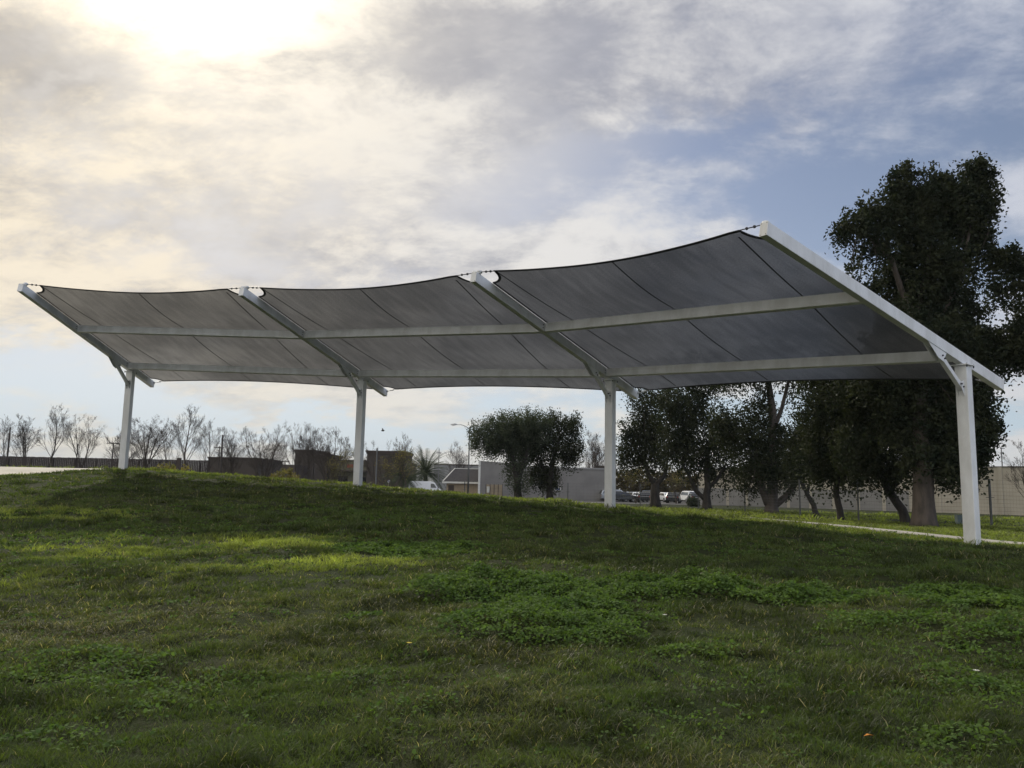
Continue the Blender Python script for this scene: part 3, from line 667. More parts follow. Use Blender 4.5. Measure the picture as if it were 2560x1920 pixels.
BARE = [ # px, base y, top y, width scale, proto, depth, label
 (14,1165,1034,.9,1,100,'bare winter tree cut by the left edge of the photo, behind the brown fence'),
 (62,1165,1033,1.0,3,102,'bare twin-stemmed tree second from the left edge, dense with fine twigs'),
 (122,1165,1006,.75,4,98,'tall narrow bare tree, the spire nearest the left edge above the brown fence'),
 (204,1168,1028,1.15,0,100,'bare vase-shaped tree standing alone between the tall spire and the first post'),
 (288,1170,1040,.9,3,106,'thin bare tree half hidden just left of the first white post'),
 (362,1172,1037,1.35,2,100,'wide many-stemmed bare tree immediately right of the first white post'),
 (425,1176,1050,.9,1,108,'low bare tree tucked left of the tall bare one near the dark wooden post'),
 (462,1176,1004,.85,4,97,'tallest bare tree right of the first post, rising over the dark wooden post'),
 (516,1180,1044,1.0,1,103,'bare tree with upswept twigs just left of the thin utility pole'),
 (586,1184,1066,.9,3,106,'small bare tree standing right of the thin utility pole'),
 (658,1190,1050,1.2,2,100,'bushy bare tree with many stems midway between the first and second posts'),
 (744,1200,1052,1.0,0,112,'bare tree rising over the left end of the stepped brown building'),
 (776,1200,1056,.7,4,116,'narrow bare tree behind the stepped tower of the brown building'),
 (828,1200,1056,1.15,2,105,'thick bare tree in front of the low wing, left of the second post'),
 (850,1200,1110,.8,5,100,'small tree with yellowing leaves left of the second white post'),
 (950,1206,1090,1.0,0,108,'arching bare tree right of the second post, before the tall brown block'),
 (990,1212,1110,1.1,5,100,'yellow-leaved straggly tree in front of the tall brown block'),
 (1018,1212,1078,.6,4,120,'thin pale bare tree rising behind the left palm'),
 (1146,1215,1098,.65,4,150,'slim bare tree far off between the palm and the street lamp'),
 (1160,1215,1120,.9,1,150,'low bare tree hard against the left side of the street lamp'),
 (1474,1230,1078,.7,4,130,'bare tree over the grey wall, touching the right edge of the grey-green pair'),
 (1498,1230,1074,.8,3,132,'fine-twigged bare tree over the grey wall just left of the third post'),
 (1590,1240,1150,1.1,5,104,'yellowing small tree over the parked cars right of the third post'),
 (1690,1240,1160,1.1,5,108,'yellowing small tree behind the parked cars, left of the clipped bush'),
 (2592,1260,1080,1.2,0,62,'bare spreading tree at the right edge of the photo before the beige wall'),
]
for px, yb, yt, ws, k, dep, lab in BARE:
    o = protos[k] if not used[k] else copy_tree(protos[k]); used[k] = True
    b = at(px,yb,dep); z0 = gz(b[0],b[1]) if dep < 105 else EYE-1.5; t = at(px,yt,dep)
    z0 = min(z0,b[2]); sc = (t[2]-z0)/HW[k][0]
    o.location = (b[0],b[1],z0); wd = (t[2]-z0)*.36*ws/HW[k][1]; o.scale = (wd,wd,sc); o.rotation_euler = (0,0,rng.uniform(0,6.28))
    tag(o,lab,'tree','bare winter trees in the distance')
# palms
def palm(px, py, depth, nf, L, label, seed, hz=2.0):
    g = np.random.default_rng(seed); c = at(px,py,depth); zb = EYE-1.5 if depth > 80 else gz(c[0],c[1]); root = empty('palm_tree',(c[0],c[1],zb)); hc = c[2]-zb
    mb = MB(); mb.tube([(0,0,-.2),(0,0,hc*.5),(0,0,hc)],[.35,.33,.42],10); mb.build('trunk',MT['bark_pale'],root,smooth=True)
    mb = MB()
    for i in range(nf):
        az = g.uniform(0,6.28); el = g.uniform(-.35,1.35); Lf = L*g.uniform(.8,1.1); d_ = V3(math.cos(az)*math.cos(el),math.sin(az)*math.cos(el),math.sin(el)); p = V3(0,0,hc)
        side = np.cross(d_,(0,0,1)); side /= np.linalg.norm(side)+1e-6; pts = []
        for k in range(9): pts.append(p.copy()); p = p+d_*Lf/8; d_ = d_+V3(0,0,-.13); d_ /= np.linalg.norm(d_)
        mb.tube(pts,list(np.linspace(.05,.015,9)),3,cap=False)
        for k in range(1,9):
            for q in (0,.5):
                b = pts[k-1]*(1-q)+pts[k]*q if k else pts[0]; w = .16*L*math.sin(math.pi*(k+q)/10)**.6; fw = (pts[min(k,8)]-pts[k-1]); fw /= np.linalg.norm(fw)
                for s in (-1,1):
                    tip = b+side*s*w*.8+fw*w*.6+V3(0,0,-.15*w); mb.add([b-fw*.05,b+fw*.06,tip],[(0,1,2)])
    mb.build('crown',MT['palm'],root); tag(root,label,'palm','palms beside the white van'); return root
palm(1064,1183,160,120,5.8,'green palm with stiff upswept fronds above the parked white van',31)
palm(1005,1190,150,90,5.2,'dimmer palm to the left of the upswept one, in front of the brown block',32)
def bush(px, py, depth, rx, rz, label, leafm='hedge', name='bush', cat='bush', seed=5, size=.07, n=2600, zb=None, group=None):
    c = at(px,py,depth); z = zb if zb is not None else gz(c[0],c[1]); root = empty(name,(c[0],c[1],z))
    v, f = leaves([(0,0,rz*.9)],[(rx,rx,rz)],[n],size,.06 if leafm=='hedge' else .16,0,shell=.75,seed=seed); npmesh('foliage',v,[f],MT[leafm],root)
    mb = MB()
    for i in range(7):
        a = i*.9; mb.tube([(0,0,-.1),(math.cos(a)*rx*.4,math.sin(a)*rx*.4,rz*1.1)],[.03,.01],5)
    mb.build('stem',MT['bark'],root); tag(root,label,cat,group)
bush(1733,1262,88,.62,.52,'clipped round dark hedge bush at the left foot of the beige wall',n=3600)
bush(424,1178,60,1.1,.5,'low orange-brown shrub left of the dark wooden post','leaf_thin','shrub','shrub',6,.09,1500)
bush(712,1190,95,1.6,.9,'mustard-coloured shrub just left of the brown stepped building','leaf_thin','shrub','shrub',8,.12,1600,zb=EYE+.0)
for i,(px,py,dp,rx,rz,lab) in enumerate([(1556,1212,140,3.6,2.6,'brown leafy tree over the parked cars touching the third post'),(1604,1208,144,3.8,3.0,'brown leafy tree over the parked cars behind the leftmost evergreen crown'),
    (1655,1210,142,3.4,2.5,'brown leafy tree behind the white car right of the leftmost evergreen trunk'),(1700,1206,146,3.8,2.9,'brown leafy tree seen through the gap between the first two evergreen trunks'),(1745,1208,150,3.4,2.6,'brown leafy tree ending at the left edge of the beige wall')]):
    bush(px,py,dp,rx,rz,lab,'leaf_brown','brown_tree','tree',60+i,.20,5200,zb=EYE-1.5,group='brown trees beyond the parking lot')
# dark weeds behind the slab on the left
for i,(px,py,dp,rx,rz,lab) in enumerate([(30,1168,56,2.2,.25,'low dark weeds behind the concrete slab at the left edge'),(110,1171,55,1.8,.22,'low dark weeds behind the middle of the concrete slab'),(200,1174,54,1.6,.22,'low dark weeds where the concrete slab ends near the first post')]):
    bush(px,py,dp,rx,rz,lab,'hedge','weeds','weeds',40+i,.10,1300,group='weeds behind the slab')

# ------------------------------------------------------------------ buildings and walls
def quadwall(mb, p, q, z0, z1, th=.3):
    p = V3(p[0],p[1],0); q = V3(q[0],q[1],0); mb.bar(p+V3(0,0,(z0+z1)/2),q+V3(0,0,(z0+z1)/2),th,z1-z0)
GZ = EYE-1.5
def pt(px, depth): 
    p = at(px,1230,depth); return p[0],p[1]
def topz(px, py, depth): return float(at(px,py,depth)[2])
# brown board fence far left
p0, p1 = pt(-160,96), pt(521,104)
root = empty('wooden_fence',(p0[0],p0[1],topz(0,1170,98)-1.0)); iv = V3(*root.location)
z1a, z1b = topz(-160,1137,96), topz(521,1151,104)
mb = MB(); n = 150
for i in range(n):
    a = V3(*p0,0)*(1-i/n)+V3(*p1,0)*(i/n); b = V3(*p0,0)*(1-(i+.93)/n)+V3(*p1,0)*((i+.93)/n); zt = z1a*(1-i/n)+z1b*(i/n)+random.uniform(-.02,.02)
    mid = V3(0,0,(zt+iv[2]-.8)/2); mb.bar(a+mid-iv,b+mid-iv,.03+.012*(i%2),zt-(iv[2]-.8))
mb.build('boards',MT['wood'],root)
mb = MB()
for i in range(0,n+1,12):
    a = V3(*p0,0)*(1-i/n)+V3(*p1,0)*(i/n)+V3(0,-.1,0); mb.box(a[0]-iv[0]-.06,a[0]-iv[0]+.06,a[1]-iv[1]-.06,a[1]-iv[1]+.06,-.8,z1a-iv[2]-.1)
split_build(mb,'fence_post',MT['wood'],root)
tag(root,'long brown board fence running from the left edge behind the first post','fence')
def building(name, x0px, x1px, ytop, depth, dd, label, m, parapet=None, steps=(), windows=(), zb=GZ, canopy=None, sign=None, cat='building'):
    a = at(x0px,ytop,depth); b = at(x1px,ytop,depth); root = empty(name,(a[0],a[1],zb)); W = b[0]-a[0]; H = a[2]-zb
    mb = MB(); mb.box(0,W,0,dd,-.5,H); mb.build('wall',MT[m],root)
    if parapet: 
        mb = MB(); mb.box(-.12,W+.12,-.12,dd+.12,H+.003,H+.26); mb.build('parapet',MT[parapet],root)
    for (u0,u1,yt,mm) in steps:
        hx = at(x0px,yt,depth)[2]-zb; xa = at(u0,yt,depth)[0]-a[0]; xb = at(u1,yt,depth)[0]-a[0]
        mb = MB(); mb.box(xa,xb,-.9,dd*.6,-.5,hx); tw = mb.build('tower',MT[mm],root)
        mb = MB(); mb.box(xa-.35,xb+.35,-1.25,dd*.6+.3,hx+.003,hx+.35); mb.box(xa-.18,xb+.18,-1.08,dd*.6+.15,hx-.35,hx-.003); mb.build('cornice',MT['brown_trim'],tw)
    for (u0,u1,yt,yb_) in windows:
        xa = at(u0,yt,depth)[0]-a[0]; xb = at(u1,yt,depth)[0]-a[0]; z1 = at(u0,yt,depth)[2]-zb; z0 = at(u0,yb_,depth)[2]-zb; z0 = max(z0,.1)
        mb = MB(); mb.box(xa,xb,-.06,.1,z0,z1); w = mb.build('window',MT['brown_trim'],root)
        mb = MB(); mb.box(xa+.1,xb-.1,-.075,-.062,z0+.08,z1-.08); mb.build('pane',MT['glass'],w)
    if canopy:
        u0,u1,yc = canopy; xa = at(u0,yc,depth)[0]-a[0]; xb = at(u1,yc,depth)[0]-a[0]; zc = at(u0,yc,depth)[2]-zb
        mb = MB(); mb.box(xa,xb,-1.8,-.002,zc,zc+.3); mb.build('awning',MT['brown_trim'],root)
    if sign:
        u0,u1,y0_,y1_,sm = sign; xa = at(u0,y0_,depth)[0]-a[0]; xb = at(u1,y0_,depth)[0]-a[0]; z1 = at(u0,y0_,depth)[2]-zb; z0 = at(u0,y1_,depth)[2]-zb
        mb = MB(); w_ = (xb-xa)/5
        for k in range(5): mb.box(xa+k*w_+.08,xa+(k+1)*w_-.08,-.16,-.002,z0,z1)
        mb.build('sign',MT[sm],root)
    tag(root,label,cat); return root
building('commercial_building',521,645,1146,128,14,'low reddish-brown building behind the thin utility pole, joined to the board fence','brown','brown_trim')
building('commercial_building',647,741,1160,168,12,'low dark building with a pale band left of the brown stepped building','brown_trim',None,windows=((660,690,1175,1192),(700,730,1175,1192)))
building('commercial_building',743,1013,1150,178,22,'brown strip mall with stepped tower on the left and tall block on the right','khaki','brown_trim',
   steps=((741,788,1128,'brown'),(789,822,1137,'brown'),(920,1013,1127,'brown')),windows=((770,800,1190,1206),(806,830,1190,1206),(835,870,1190,1208),(905,925,1192,1210)),canopy=(822,918,1178),sign=(868,883,1161,1169,'signred'))
building('commercial_building',1085,1215,1162,220,20,'far low grey building behind the mansard-roofed one','band_grey','brown_trim')
# mansard roofed small building
a = at(1108,1208,128); root = empty('mansard_building',(a[0],a[1],GZ)); W = at(1200,1208,128)[0]-a[0]; ze = a[2]-GZ; zt = at(1108,1171,128)[2]-GZ
mb = MB(); mb.box(.5,W,.4,9,-.5,ze); wl = mb.build('wall',MT['tan'],root)
mb = MB(); mb.box(-.15,W+.1,-.2,9.3,ze+.002,ze+.28); mb.build('fascia',MT['trimwhite'],root)
mb = MB(); z0 = ze+.283
mb.add([(-.1,-.15,z0),(W+.1,-.15,z0),(W+.1,9.2,z0),(-.1,9.2,z0),(1.7,1.0,zt),(W-.3,1.0,zt),(W-.3,8,zt),(1.7,8,zt)],[(0,1,5,4),(1,2,6,5),(2,3,7,6),(3,0,4,7),(4,5,6,7),(0,3,2,1)]); rf = mb.build('roof',MT['shingle'],root)
mb = MB(); mb.bar((-.05,-.12,z0+.05),(1.7,.95,zt+.05),.12,.10); mb.box(1.7,W-.3,.9,1.05,zt+.003,zt+.1); split_build(mb,'roof_trim',MT['trimwhite'],rf)
mb = MB(); mb.box(.8,1.7,.3,.398,.0,ze-.3); mb.build('door',MT['brown_trim'],root)
tag(root,'small tan building with a dark shingled mansard roof left of the grey wall','building')
# grey wall building
a = at(1202,1152,118); root = empty('grey_building',(a[0],a[1],GZ)); H1 = a[2]-GZ; xs = lambda px,d=118: at(px,1200,d)[0]-a[0]; H2 = at(1400,1169,118)[2]-GZ
mb = MB(); W1 = xs(1300); W2 = xs(1540); mb.add([(0,0,-.5),(W1,0,-.5),(W1,12,-.5),(0,12,-.5),(0,0,H1),(W1,0,H1-.35),(W1,12,H1-.35),(0,12,H1)],[(0,1,5,4),(1,2,6,5),(2,3,7,6),(3,0,4,7),(4,5,6,7)])
mb.box(W1+.002,W2,.25,14,-.5,H2); mb.build('wall',MT['stucco_grey'],root)
mb = MB(); mb.box(-.32,-.004,-.05,12,-.5,H1+.05); mb.build('corner_trim',MT['trimwhite'],root)
mb = MB(); mb.box(W1-.3,W2+.05,.15,.247,H2-.18,H2+.06); mb.build('coping',MT['band_grey'],root)
tag(root,'long windowless grey building behind the grey-green pair of trees','building')
building('rooftop_unit',1490,1512,1164,140,4,'small reddish box showing above the grey wall left of the third post','brown',zb=GZ+2.2,cat='roof structure')
# tan gate panels in front
a = at(1215,1211,100); root = empty('gate',(a[0],a[1],GZ)); W = at(1256,1211,100)[0]-a[0]; H = a[2]-GZ
mb = MB(); 
for k in range(4): mb.box(W*k/4+.02,W*(k+1)/4-.02,0,.05,.05,H)
split_build(mb,'panel',MT['tan'],root)
mb = MB()
for k in range(5): mb.box(W*k/4-.03,W*k/4+.03,-.06,-.002,-.2,H+.08)
split_build(mb,'gate_frame',MT['brown_trim'],root)
mb = MB(); x0 = at(1217,1213,100)[0]-a[0]; x1 = at(1224,1213,100)[0]-a[0]; mb.box(x0,x1,-.09,-.062,H-1.0,H-.25); mb.build('sign',MT['trimwhite'],root)
tag(root,'tan panelled enclosure gate with a small white notice, at the foot of the grey wall','gate')
def notice(px,py,depth,w,h,label):
    c = at(px,py,depth); root = empty('notice_sign',(c[0],c[1],GZ)); H = c[2]-GZ
    mb = MB(); mb.tube([(0,0,-.2),(0,0,H+h/2)],.03,6); mb.build('post',MT['galv'],root)
    mb = MB(); mb.box(-w/2,w/2,-.06,-.035,H-h/2,H+h/2); pl = mb.build('panel',MT['trimwhite'],root)
    mb = MB(); mb.box(-w*.4,-w*.05,-.066,-.062,H-h*.3,H+h*.32); mb.box(w*.05,w*.4,-.066,-.062,H-h*.3,H+h*.1); mb.build('print',MT['signblue'],pl)
    tag(root,label,'sign')
notice(1394,1222,98,.75,.5,'small white sign with blue print against the grey wall, right of the joined trees')
notice(972,1203,130,.35,.35,'tiny pale-green sign at the foot of the tall brown block')
# long beige wall on the right
A_, B_ = at(1746,1172,105), at(2700,1173,72); root = empty('warehouse_wall',(A_[0],A_[1],GZ)); iv = V3(*root.location)
zA = A_[2]; zB = at(2500,1172.5,78)[2]; zT = (zA+zB)/2
dirv = V3(B_[0]-A_[0],B_[1]-A_[1],0); Lw = np.linalg.norm(dirv); dirv /= Lw; nrm = np.cross(V3(0,0,1),dirv)
if nrm[1] > 0: nrm = -nrm
mb = MB(); mb.bar(V3(0,0,(zT-GZ-.6)/2)-nrm*.2,dirv*Lw+V3(0,0,(zT-GZ-.6)/2)-nrm*.2,.4,zT-GZ+.6); mb.build('wall',MT['stucco'],root)
mb = MB(); hb = 2.15; mb.bar(V3(0,0,hb/2-.2)+nrm*.004,dirv*Lw*.66+V3(0,0,hb/2-.2)+nrm*.004,.006,hb+.4); mb.build('lower_band',MT['band_grey'],root)  # darker grey along the lower wall, stopping short of its right end
mb = MB()
for t in np.linspace(.04,.98,15): c = dirv*Lw*t+nrm*.05; mb.bar(c+V3(0,0,-.3),c+V3(0,0,zT-GZ-.01),.09,.35,up=dirv)
split_build(mb,'pilaster',MT['stucco'],root)
mb = MB(); mb.bar(V3(0,0,zT-GZ+.05)-nrm*.2,dirv*Lw+V3(0,0,zT-GZ+.05)-nrm*.2,.56,.1); mb.build('coping',MT['stucco_grey'],root)
tag(root,'long beige stucco wall with a grey lower band behind the evergreen row','wall')
# hip roof behind the wall
a = at(2405,1172,120); b = at(2506,1172,120); root = empty('hip_roof_house',(a[0],a[1],GZ)); W = b[0]-a[0]; H = a[2]-GZ-.4; zr = at(2440,1153,120)[2]-GZ
mb = MB(); mb.box(.4,W-.4,.4,7.6,-.2,H); mb.build('wall',MT['stucco'],root)
mb = MB(); mb.add([(0,0,H),(W,0,H),(W,8,H),(0,8,H),(W*.3,4,zr+.5),(W*.5,4,zr+.5)],[(0,1,5,4),(1,2,5),(2,3,4,5),(3,0,4),(0,3,2,1)]); rf = mb.build('roof',MT['roofbrown'],root)
mb = MB(); mb.tube([(W*.72,3,H+.4),(W*.72,3,H+2.0)],.12,8); mb.build('vent_pipe',MT['roofbrown'],rf)
tag(root,'dark hipped roof peeping over the beige wall right of the last post','building')
# poles and lamps
def pole(px, ytop, depth, r, label, cross=(), m='polewood', zb=None, name='utility_pole', cat='utility pole', group='thin poles on the skyline'):
    c = at(px,ytop,depth); z = GZ if zb is None else zb; root = empty(name,(c[0],c[1],z)); H = c[2]-z
    mb = MB(); mb.tube([(0,0,-.3),(0,0,H)],[r,r*.7],8); mb.build('pole',MT[m],root)
    for k,w in cross:
        mb = MB(); mb.box(-w/2,w/2,-.06-r,-r*.6,H-k-.07,H-k+.07); mb.build('crossarm',MT[m],root)
        mb = MB()
        for s in (-.46,-.2,.2,.46): mb.tube([(s*w,-r,H-k+.07),(s*w,-r,H-k+.22)],.035,6)
        split_build(mb,'insulator',MT['galv'],root)
    tag(root,label,cat,group); return root
pole(26,1068,110,.14,'leaning-looking dark pole between the two bare trees nearest the left edge')
pole(195,1110,120,.10,'short thin pole left of the vase-shaped bare tree')
pole(284,1106,130,.12,'thin pole with a short crossarm just left of the first white post',((.15,2.0),))
pole(549,1116,125,.11,'short pole with crossarm beside the taller utility pole',((.2,1.6),))
pole(557,1087,90,.13,'tall thin utility pole between the first and second white posts')
pole(713,1150,140,.10,'stubby pole with crossarm over the dark low building',((.3,1.6),))
pole(943,1120,96,.10,'thin straight pole in front of the tall brown block',m='steelpole')
pole(1098,1121,140,.09,'slender mast just right of the upswept palm fronds',((.8,.8),),m='steelpole')
# dark wooden post near left crest
c = at(448,1146,50); z = gz(c[0],c[1]); root = empty('wooden_post',(c[0],c[1],z)); H = c[2]-z
mb = MB(); mb.box(-.11,.11,-.11,.11,-.3,H); mb.box(-.12,.12,-.12,.12,H+.002,H+.03); o = mb.build('post',MT['brown_trim'],root,bevel=.01); tag(root,'thick dark square wooden post standing before the board fence','post')
# street lamp
c = at(1174,1073,106); root = empty('street_lamp',(c[0],c[1],GZ)); H = c[2]-GZ; hd = at(1136,1062,106); dx = hd[0]-c[0]; dz = hd[2]-c[2]
mb = MB(); mb.tube([(0,0,-.3),(0,0,H*.5),(0,0,H+.1)],[.13,.10,.07],10); mb.build('pole',MT['steelpole'],root,smooth=True)
mb = MB(); mb.tube([(0,0,H-.1),(dx*.12,0,H+dz*.35),(dx*.3,0,H+dz*.75),(dx*.55,0,H+dz*1.05),(dx*.85,0,H+dz*1.05)],[.05,.045,.04,.035,.035],8); mb.tube([(0,0,H-.75),(dx*.35,0,H+dz*.72)],.018,6); mb.build('arm',MT['steelpole'],root,smooth=True)
mb = MB(); xh = dx*.83; zh = H+dz*1.02; mb.add([(xh,-.09,zh-.02),(xh,.09,zh-.02),(xh,.09,zh+.12),(xh,-.09,zh+.12),(xh-.35,-.16,zh-.08),(xh-.35,.16,zh-.08),(xh-.3,.12,zh+.16),(xh-.3,-.12,zh+.16),(xh-.85,-.1,zh-.04),(xh-.85,.1,zh-.04),(xh-.82,.07,zh+.06),(xh-.82,-.07,zh+.06)],[(0,3,2,1),(0,1,5,4),(1,2,6,5),(2,3,7,6),(3,0,4,7),(4,5,9,8),(5,6,10,9),(6,7,11,10),(7,4,8,11),(8,9,10,11)]); lh = mb.build('lamp_head',MT['galv'],root)
mb = MB(); mb.box(xh-.7,xh-.36,-.09,.09,zh-.12,zh-.085); mb.build('lens',MT['lampglass'],lh)
tag(root,'grey street lamp with a curved arm reaching left, mid picture','street lamp')
c = at(2503,1121,115); root = empty('light_pole',(c[0],c[1],GZ)); H = c[2]-GZ
mb = MB(); mb.tube([(0,0,-.3),(0,0,H)],[.10,.07],8); mb.build('pole',MT['steelpole'],root)
mb = MB(); mb.box(-.05,.45,-.12,.12,H-.05,H+.08); mb.build('lamp_head',MT['galv'],root); tag(root,'small light pole over the beige wall at the right edge','light pole')
# utility box
c = at(2399,1320,43); z = gz(c[0],c[1]); root = empty('utility_box',(c[0],c[1],z)); 
mb = MB(); mb.box(-.16,.16,-.14,.14,-.1,.52); bx = mb.build('cabinet',MT['utility'],root,bevel=.01); mb = MB(); mb.box(-.18,.18,-.16,.16,.523,.56); mb.build('lid',MT['utility'],root)
mb = MB(); mb.box(.05,.08,-.165,-.143,.2,.3); mb.build('handle',MT['bolt'],root); tag(root,'knee-high grey-green utility box on the grass just left of the last white post','utility box')
# chain-link fence
FP = [(2760,1210,40.),(2473,1207,42.),(2300,1205,43.4),(2143,1203,46.),(1998,1201,52.),(1861,1201,64.),(1745,1202,78.),(1600,1204,90.),(1420,1206,96.),(1290,1205,98.),(1162,1204,100.)]
root = empty('chain_link_fence',(19,45,gz(19,45))); iv = V3(*root.location)
FPT = []
for px, yt, dp in FP:
    c = at(px,yt,dp); zb_ = gz(c[0],c[1]); FPT.append((V3(c[0],c[1],zb_),zb_+2.35))
for i,(b,zt) in enumerate(FPT):
    mb = MB(); mb.tube([b-iv-V3(0,0,.2),b-iv+V3(0,0,2.4)],.055 if i != 1 else .065,8)
    for k in ((1.35,) if i != 1 else (1.45,2.36)):
        mb.tube([b-iv+V3(-.22,0,k),b-iv+V3(.22,0,k)],.018,6)
    mb.build('fence_post',MT['fence'],root)
mb = MB()
for (b0,_),(b1,_) in zip(FPT[:-1],FPT[1:]):
    L = np.linalg.norm(b1-b0); far = (b0[1]+b1[1])/2 > 60
    for k in np.arange(.15,2.36,.2 if not far else .36): mb.tube([b0-iv+V3(0,0,k),b1-iv+V3(0,0,k)],.0045,3,cap=False)
    st = .14 if not far else .5; n = int(L/st)
    for j in range(n):
        t = j*st/L; q = b0*(1-t)+b1*t-iv; mb.tube([q+V3(0,0,.1),q+V3(0,0,2.3)],.0022 if not far else .004,3,cap=False)
mb.build('wire_mesh',MT['fence'],root); tag(root,'tall thin wire mesh fence on steel posts in front of the beige wall','fence')
# ------------------------------------------------------------------ vehicles
def car(kind, paint):
    root = empty('parked_car' if kind != 'van' else 'van')
    prof = {'sedan':[(-2.25,.35),(-2.25,.82),(-1.75,.95),(-1.15,1.38),(.25,1.42),(1.05,.98),(2.05,.84),(2.25,.6),(2.25,.35)],
            'suv':[(-2.25,.4),(-2.28,1.05),(-2.0,1.62),(-.1,1.70),(.75,1.66),(1.35,1.12),(2.15,1.0),(2.3,.7),(2.3,.4)],
            'van':[(-2.9,.4),(-2.95,1.2),(-2.85,2.5),(-2.6,2.62),(1.3,2.62),(1.9,2.35),(2.5,1.45),(3.0,1.15),(3.1,.8),(3.1,.4)]}[kind]
    w = .9 if kind != 'van' else 1.0; n = len(prof); mb = MB(); hs = max(p[1] for p in prof); vs = []
    for s, k in ((-1,1),(-1,0),(1,0),(1,1)):
        for x, z in prof:
            inset = .14*max(0,(z-.9)/(hs-.9+1e-6)) if kind != 'van' else .08*max(0,(z-1.2)/1.4)
            vs.append((x*(1 if not k else .985),s*(w-inset-(.05 if k==0 else 0)) if k==0 else s*(w-inset),z+(0.04 if k==0 and z > .9 else 0)))
    # rings: left outer(0), left inner(1), right inner(2), right outer(3)
    fs = []
    for r in range(3):
        for i in range(n): fs.append((r*n+i,r*n+(i+1)%n,(r+1)*n+(i+1)%n,(r+1)*n+i))
    fs += [tuple(range(n-1,-1,-1)),tuple(range(3*n,4*n))]
    mb.add(vs,fs); mb.build('body',MT[paint],root,bevel=.03)
    mb = MB()
    def side(poly):
        for s in (-1,1):
            pts = []
            for x,z in poly:
                inset = .14*max(0,(z-.9)/(hs-.9)) if kind != 'van' else .08*max(0,(z-1.2)/1.4); pts.append((x,s*(w-inset+.008),z))
            mb.add(pts,[tuple(range(len(pts)))])
    if kind=='sedan': side([(-1.45,.98),(-1.08,1.32),(.2,1.35),(.85,1.0)])
    elif kind=='suv': side([(-2.05,1.12),(-1.85,1.52),(.65,1.57),(1.15,1.15)])
    else: side([(1.15,1.5),(1.15,2.25),(1.75,2.2),(2.25,1.5)])
    split_build(mb,'side_window',MT['glass'],root)
    mb = MB(); i = {'sedan':4,'suv':4,'van':5}[kind]; (xa,za),(xb,zb_) = prof[i],prof[i+1]
    mb.add([(xa+.06,-w*.72,za+.02),(xa+.06,w*.72,za+.02),(xb+.02,w*.8,zb_+.08),(xb+.02,-w*.8,zb_+.08)],[(0,1,2,3)]); mb.build('windscreen',MT['glass'],root)
    if kind != 'van':
        (xa,za),(xb,zb_) = prof[2 if kind=='sedan' else 1],prof[3 if kind=='sedan' else 2]
        mb = MB(); mb.add([(xa-.02,-w*.78,za+.1),(xa-.02,w*.78,za+.1),(xb-.04,w*.7,zb_-.02),(xb-.04,-w*.7,zb_-.02)],[(0,3,2,1)]); mb.build('rear_window',MT['glass'],root)
    xf = prof[-2][0]
    for s in (-1,1):
        mb = MB(); mb.box(xf-.12,xf+.03,s*w*.78-.16,s*w*.78+.16,.66,.80); mb.build('headlight',MT['lampglass'],root)
        mb = MB(); mb.box(prof[0][0]-.03,prof[0][0]+.1,s*w*.8-.1,s*w*.8+.1,.75,.95); mb.build('tail_light',MT['taillight'],root)
        for x in ((-1.4,1.4) if kind != 'van' else (-1.85,2.0)):
            mb = MB(); mb.tube([(x,s*(w-.2),.34),(x,s*(w+.01),.34)],.34,18); wh = mb.build('wheel',MT['tyre'],root)
            mb = MB(); mb.tube([(x,s*(w+.012),.34),(x,s*(w+.02),.34)],.2,12); mb.build('rim',MT['rim'],wh)
    return root
CARS = [('suv','silver',1538,118,.1,'silver car half hidden behind the third post'),
 ('sedan','whitepaint',1572,124,2.9,'white sedan right of the third post, first in the parked row'),
 ('sedan','whitepaint',1600,120,1.2,'white car with its nose towards us left of the forked trunk'),
 ('sedan','darkpaint',1556,112,.1,'low dark car parked in front of the white sedan near the third post'),
 ('sedan','darkpaint',1612,112,1.4,'dark car parked just left of the leftmost evergreen trunk'),
 ('suv','bluepaint',1618,130,1.4,'blue-grey car behind the leftmost evergreen trunk'),
 ('sedan','whitepaint',1664,122,1.8,'white car right of the leftmost evergreen trunk'),
 ('sedan','darkpaint',1684,112,1.3,'dark car filling the gap between two evergreen trunks'),
 ('sedan','darkpaint',1702,128,.0,'dark sedan at the back, left of the clipped bush'),
 ('suv','whitepaint',1722,118,1.7,'white car with bright bonnet right above the clipped bush'),
 ('sedan','darkpaint',1738,112,1.5,'dark car parked directly behind the clipped bush')]
for kind,paint,px,dep,rz,lab in CARS:
    o = car(kind,paint); c = at(px,1240,dep); o.location = (c[0],c[1],GZ+.03); o.rotation_euler = (0,0,rz); tag(o,lab,'car','cars parked beyond the trees')
o = car('van','whitepaint'); c = at(1062,1215,150); o.location = (c[0],c[1],GZ); o.rotation_euler = (0,0,.05); tag(o,'white van with a long plain side, parked beneath the palms','van')
# bird
c = at(957,1077,70); root = empty('bird',tuple(c)); mb = MB()
mb.tube([(-.16,0,.02),(-.08,0,0),(.04,0,0),(.12,0,.03),(.17,0,.03)],[.01,.05,.06,.04,.01],8); mb.build('body',MT['bird'],root,smooth=True)
mb = MB()
for s in (-1,1): mb.add([(-.04,0,.03),(.06,0,.03),(.04,s*.12,.16),(-.03,s*.26,.22),(-.06,s*.12,.15)],[(0,1,2,4),(4,2,3)])
split_build(mb,'wing',MT['bird'],root); tag(root,'tiny dark bird flying right of the second white post','bird')

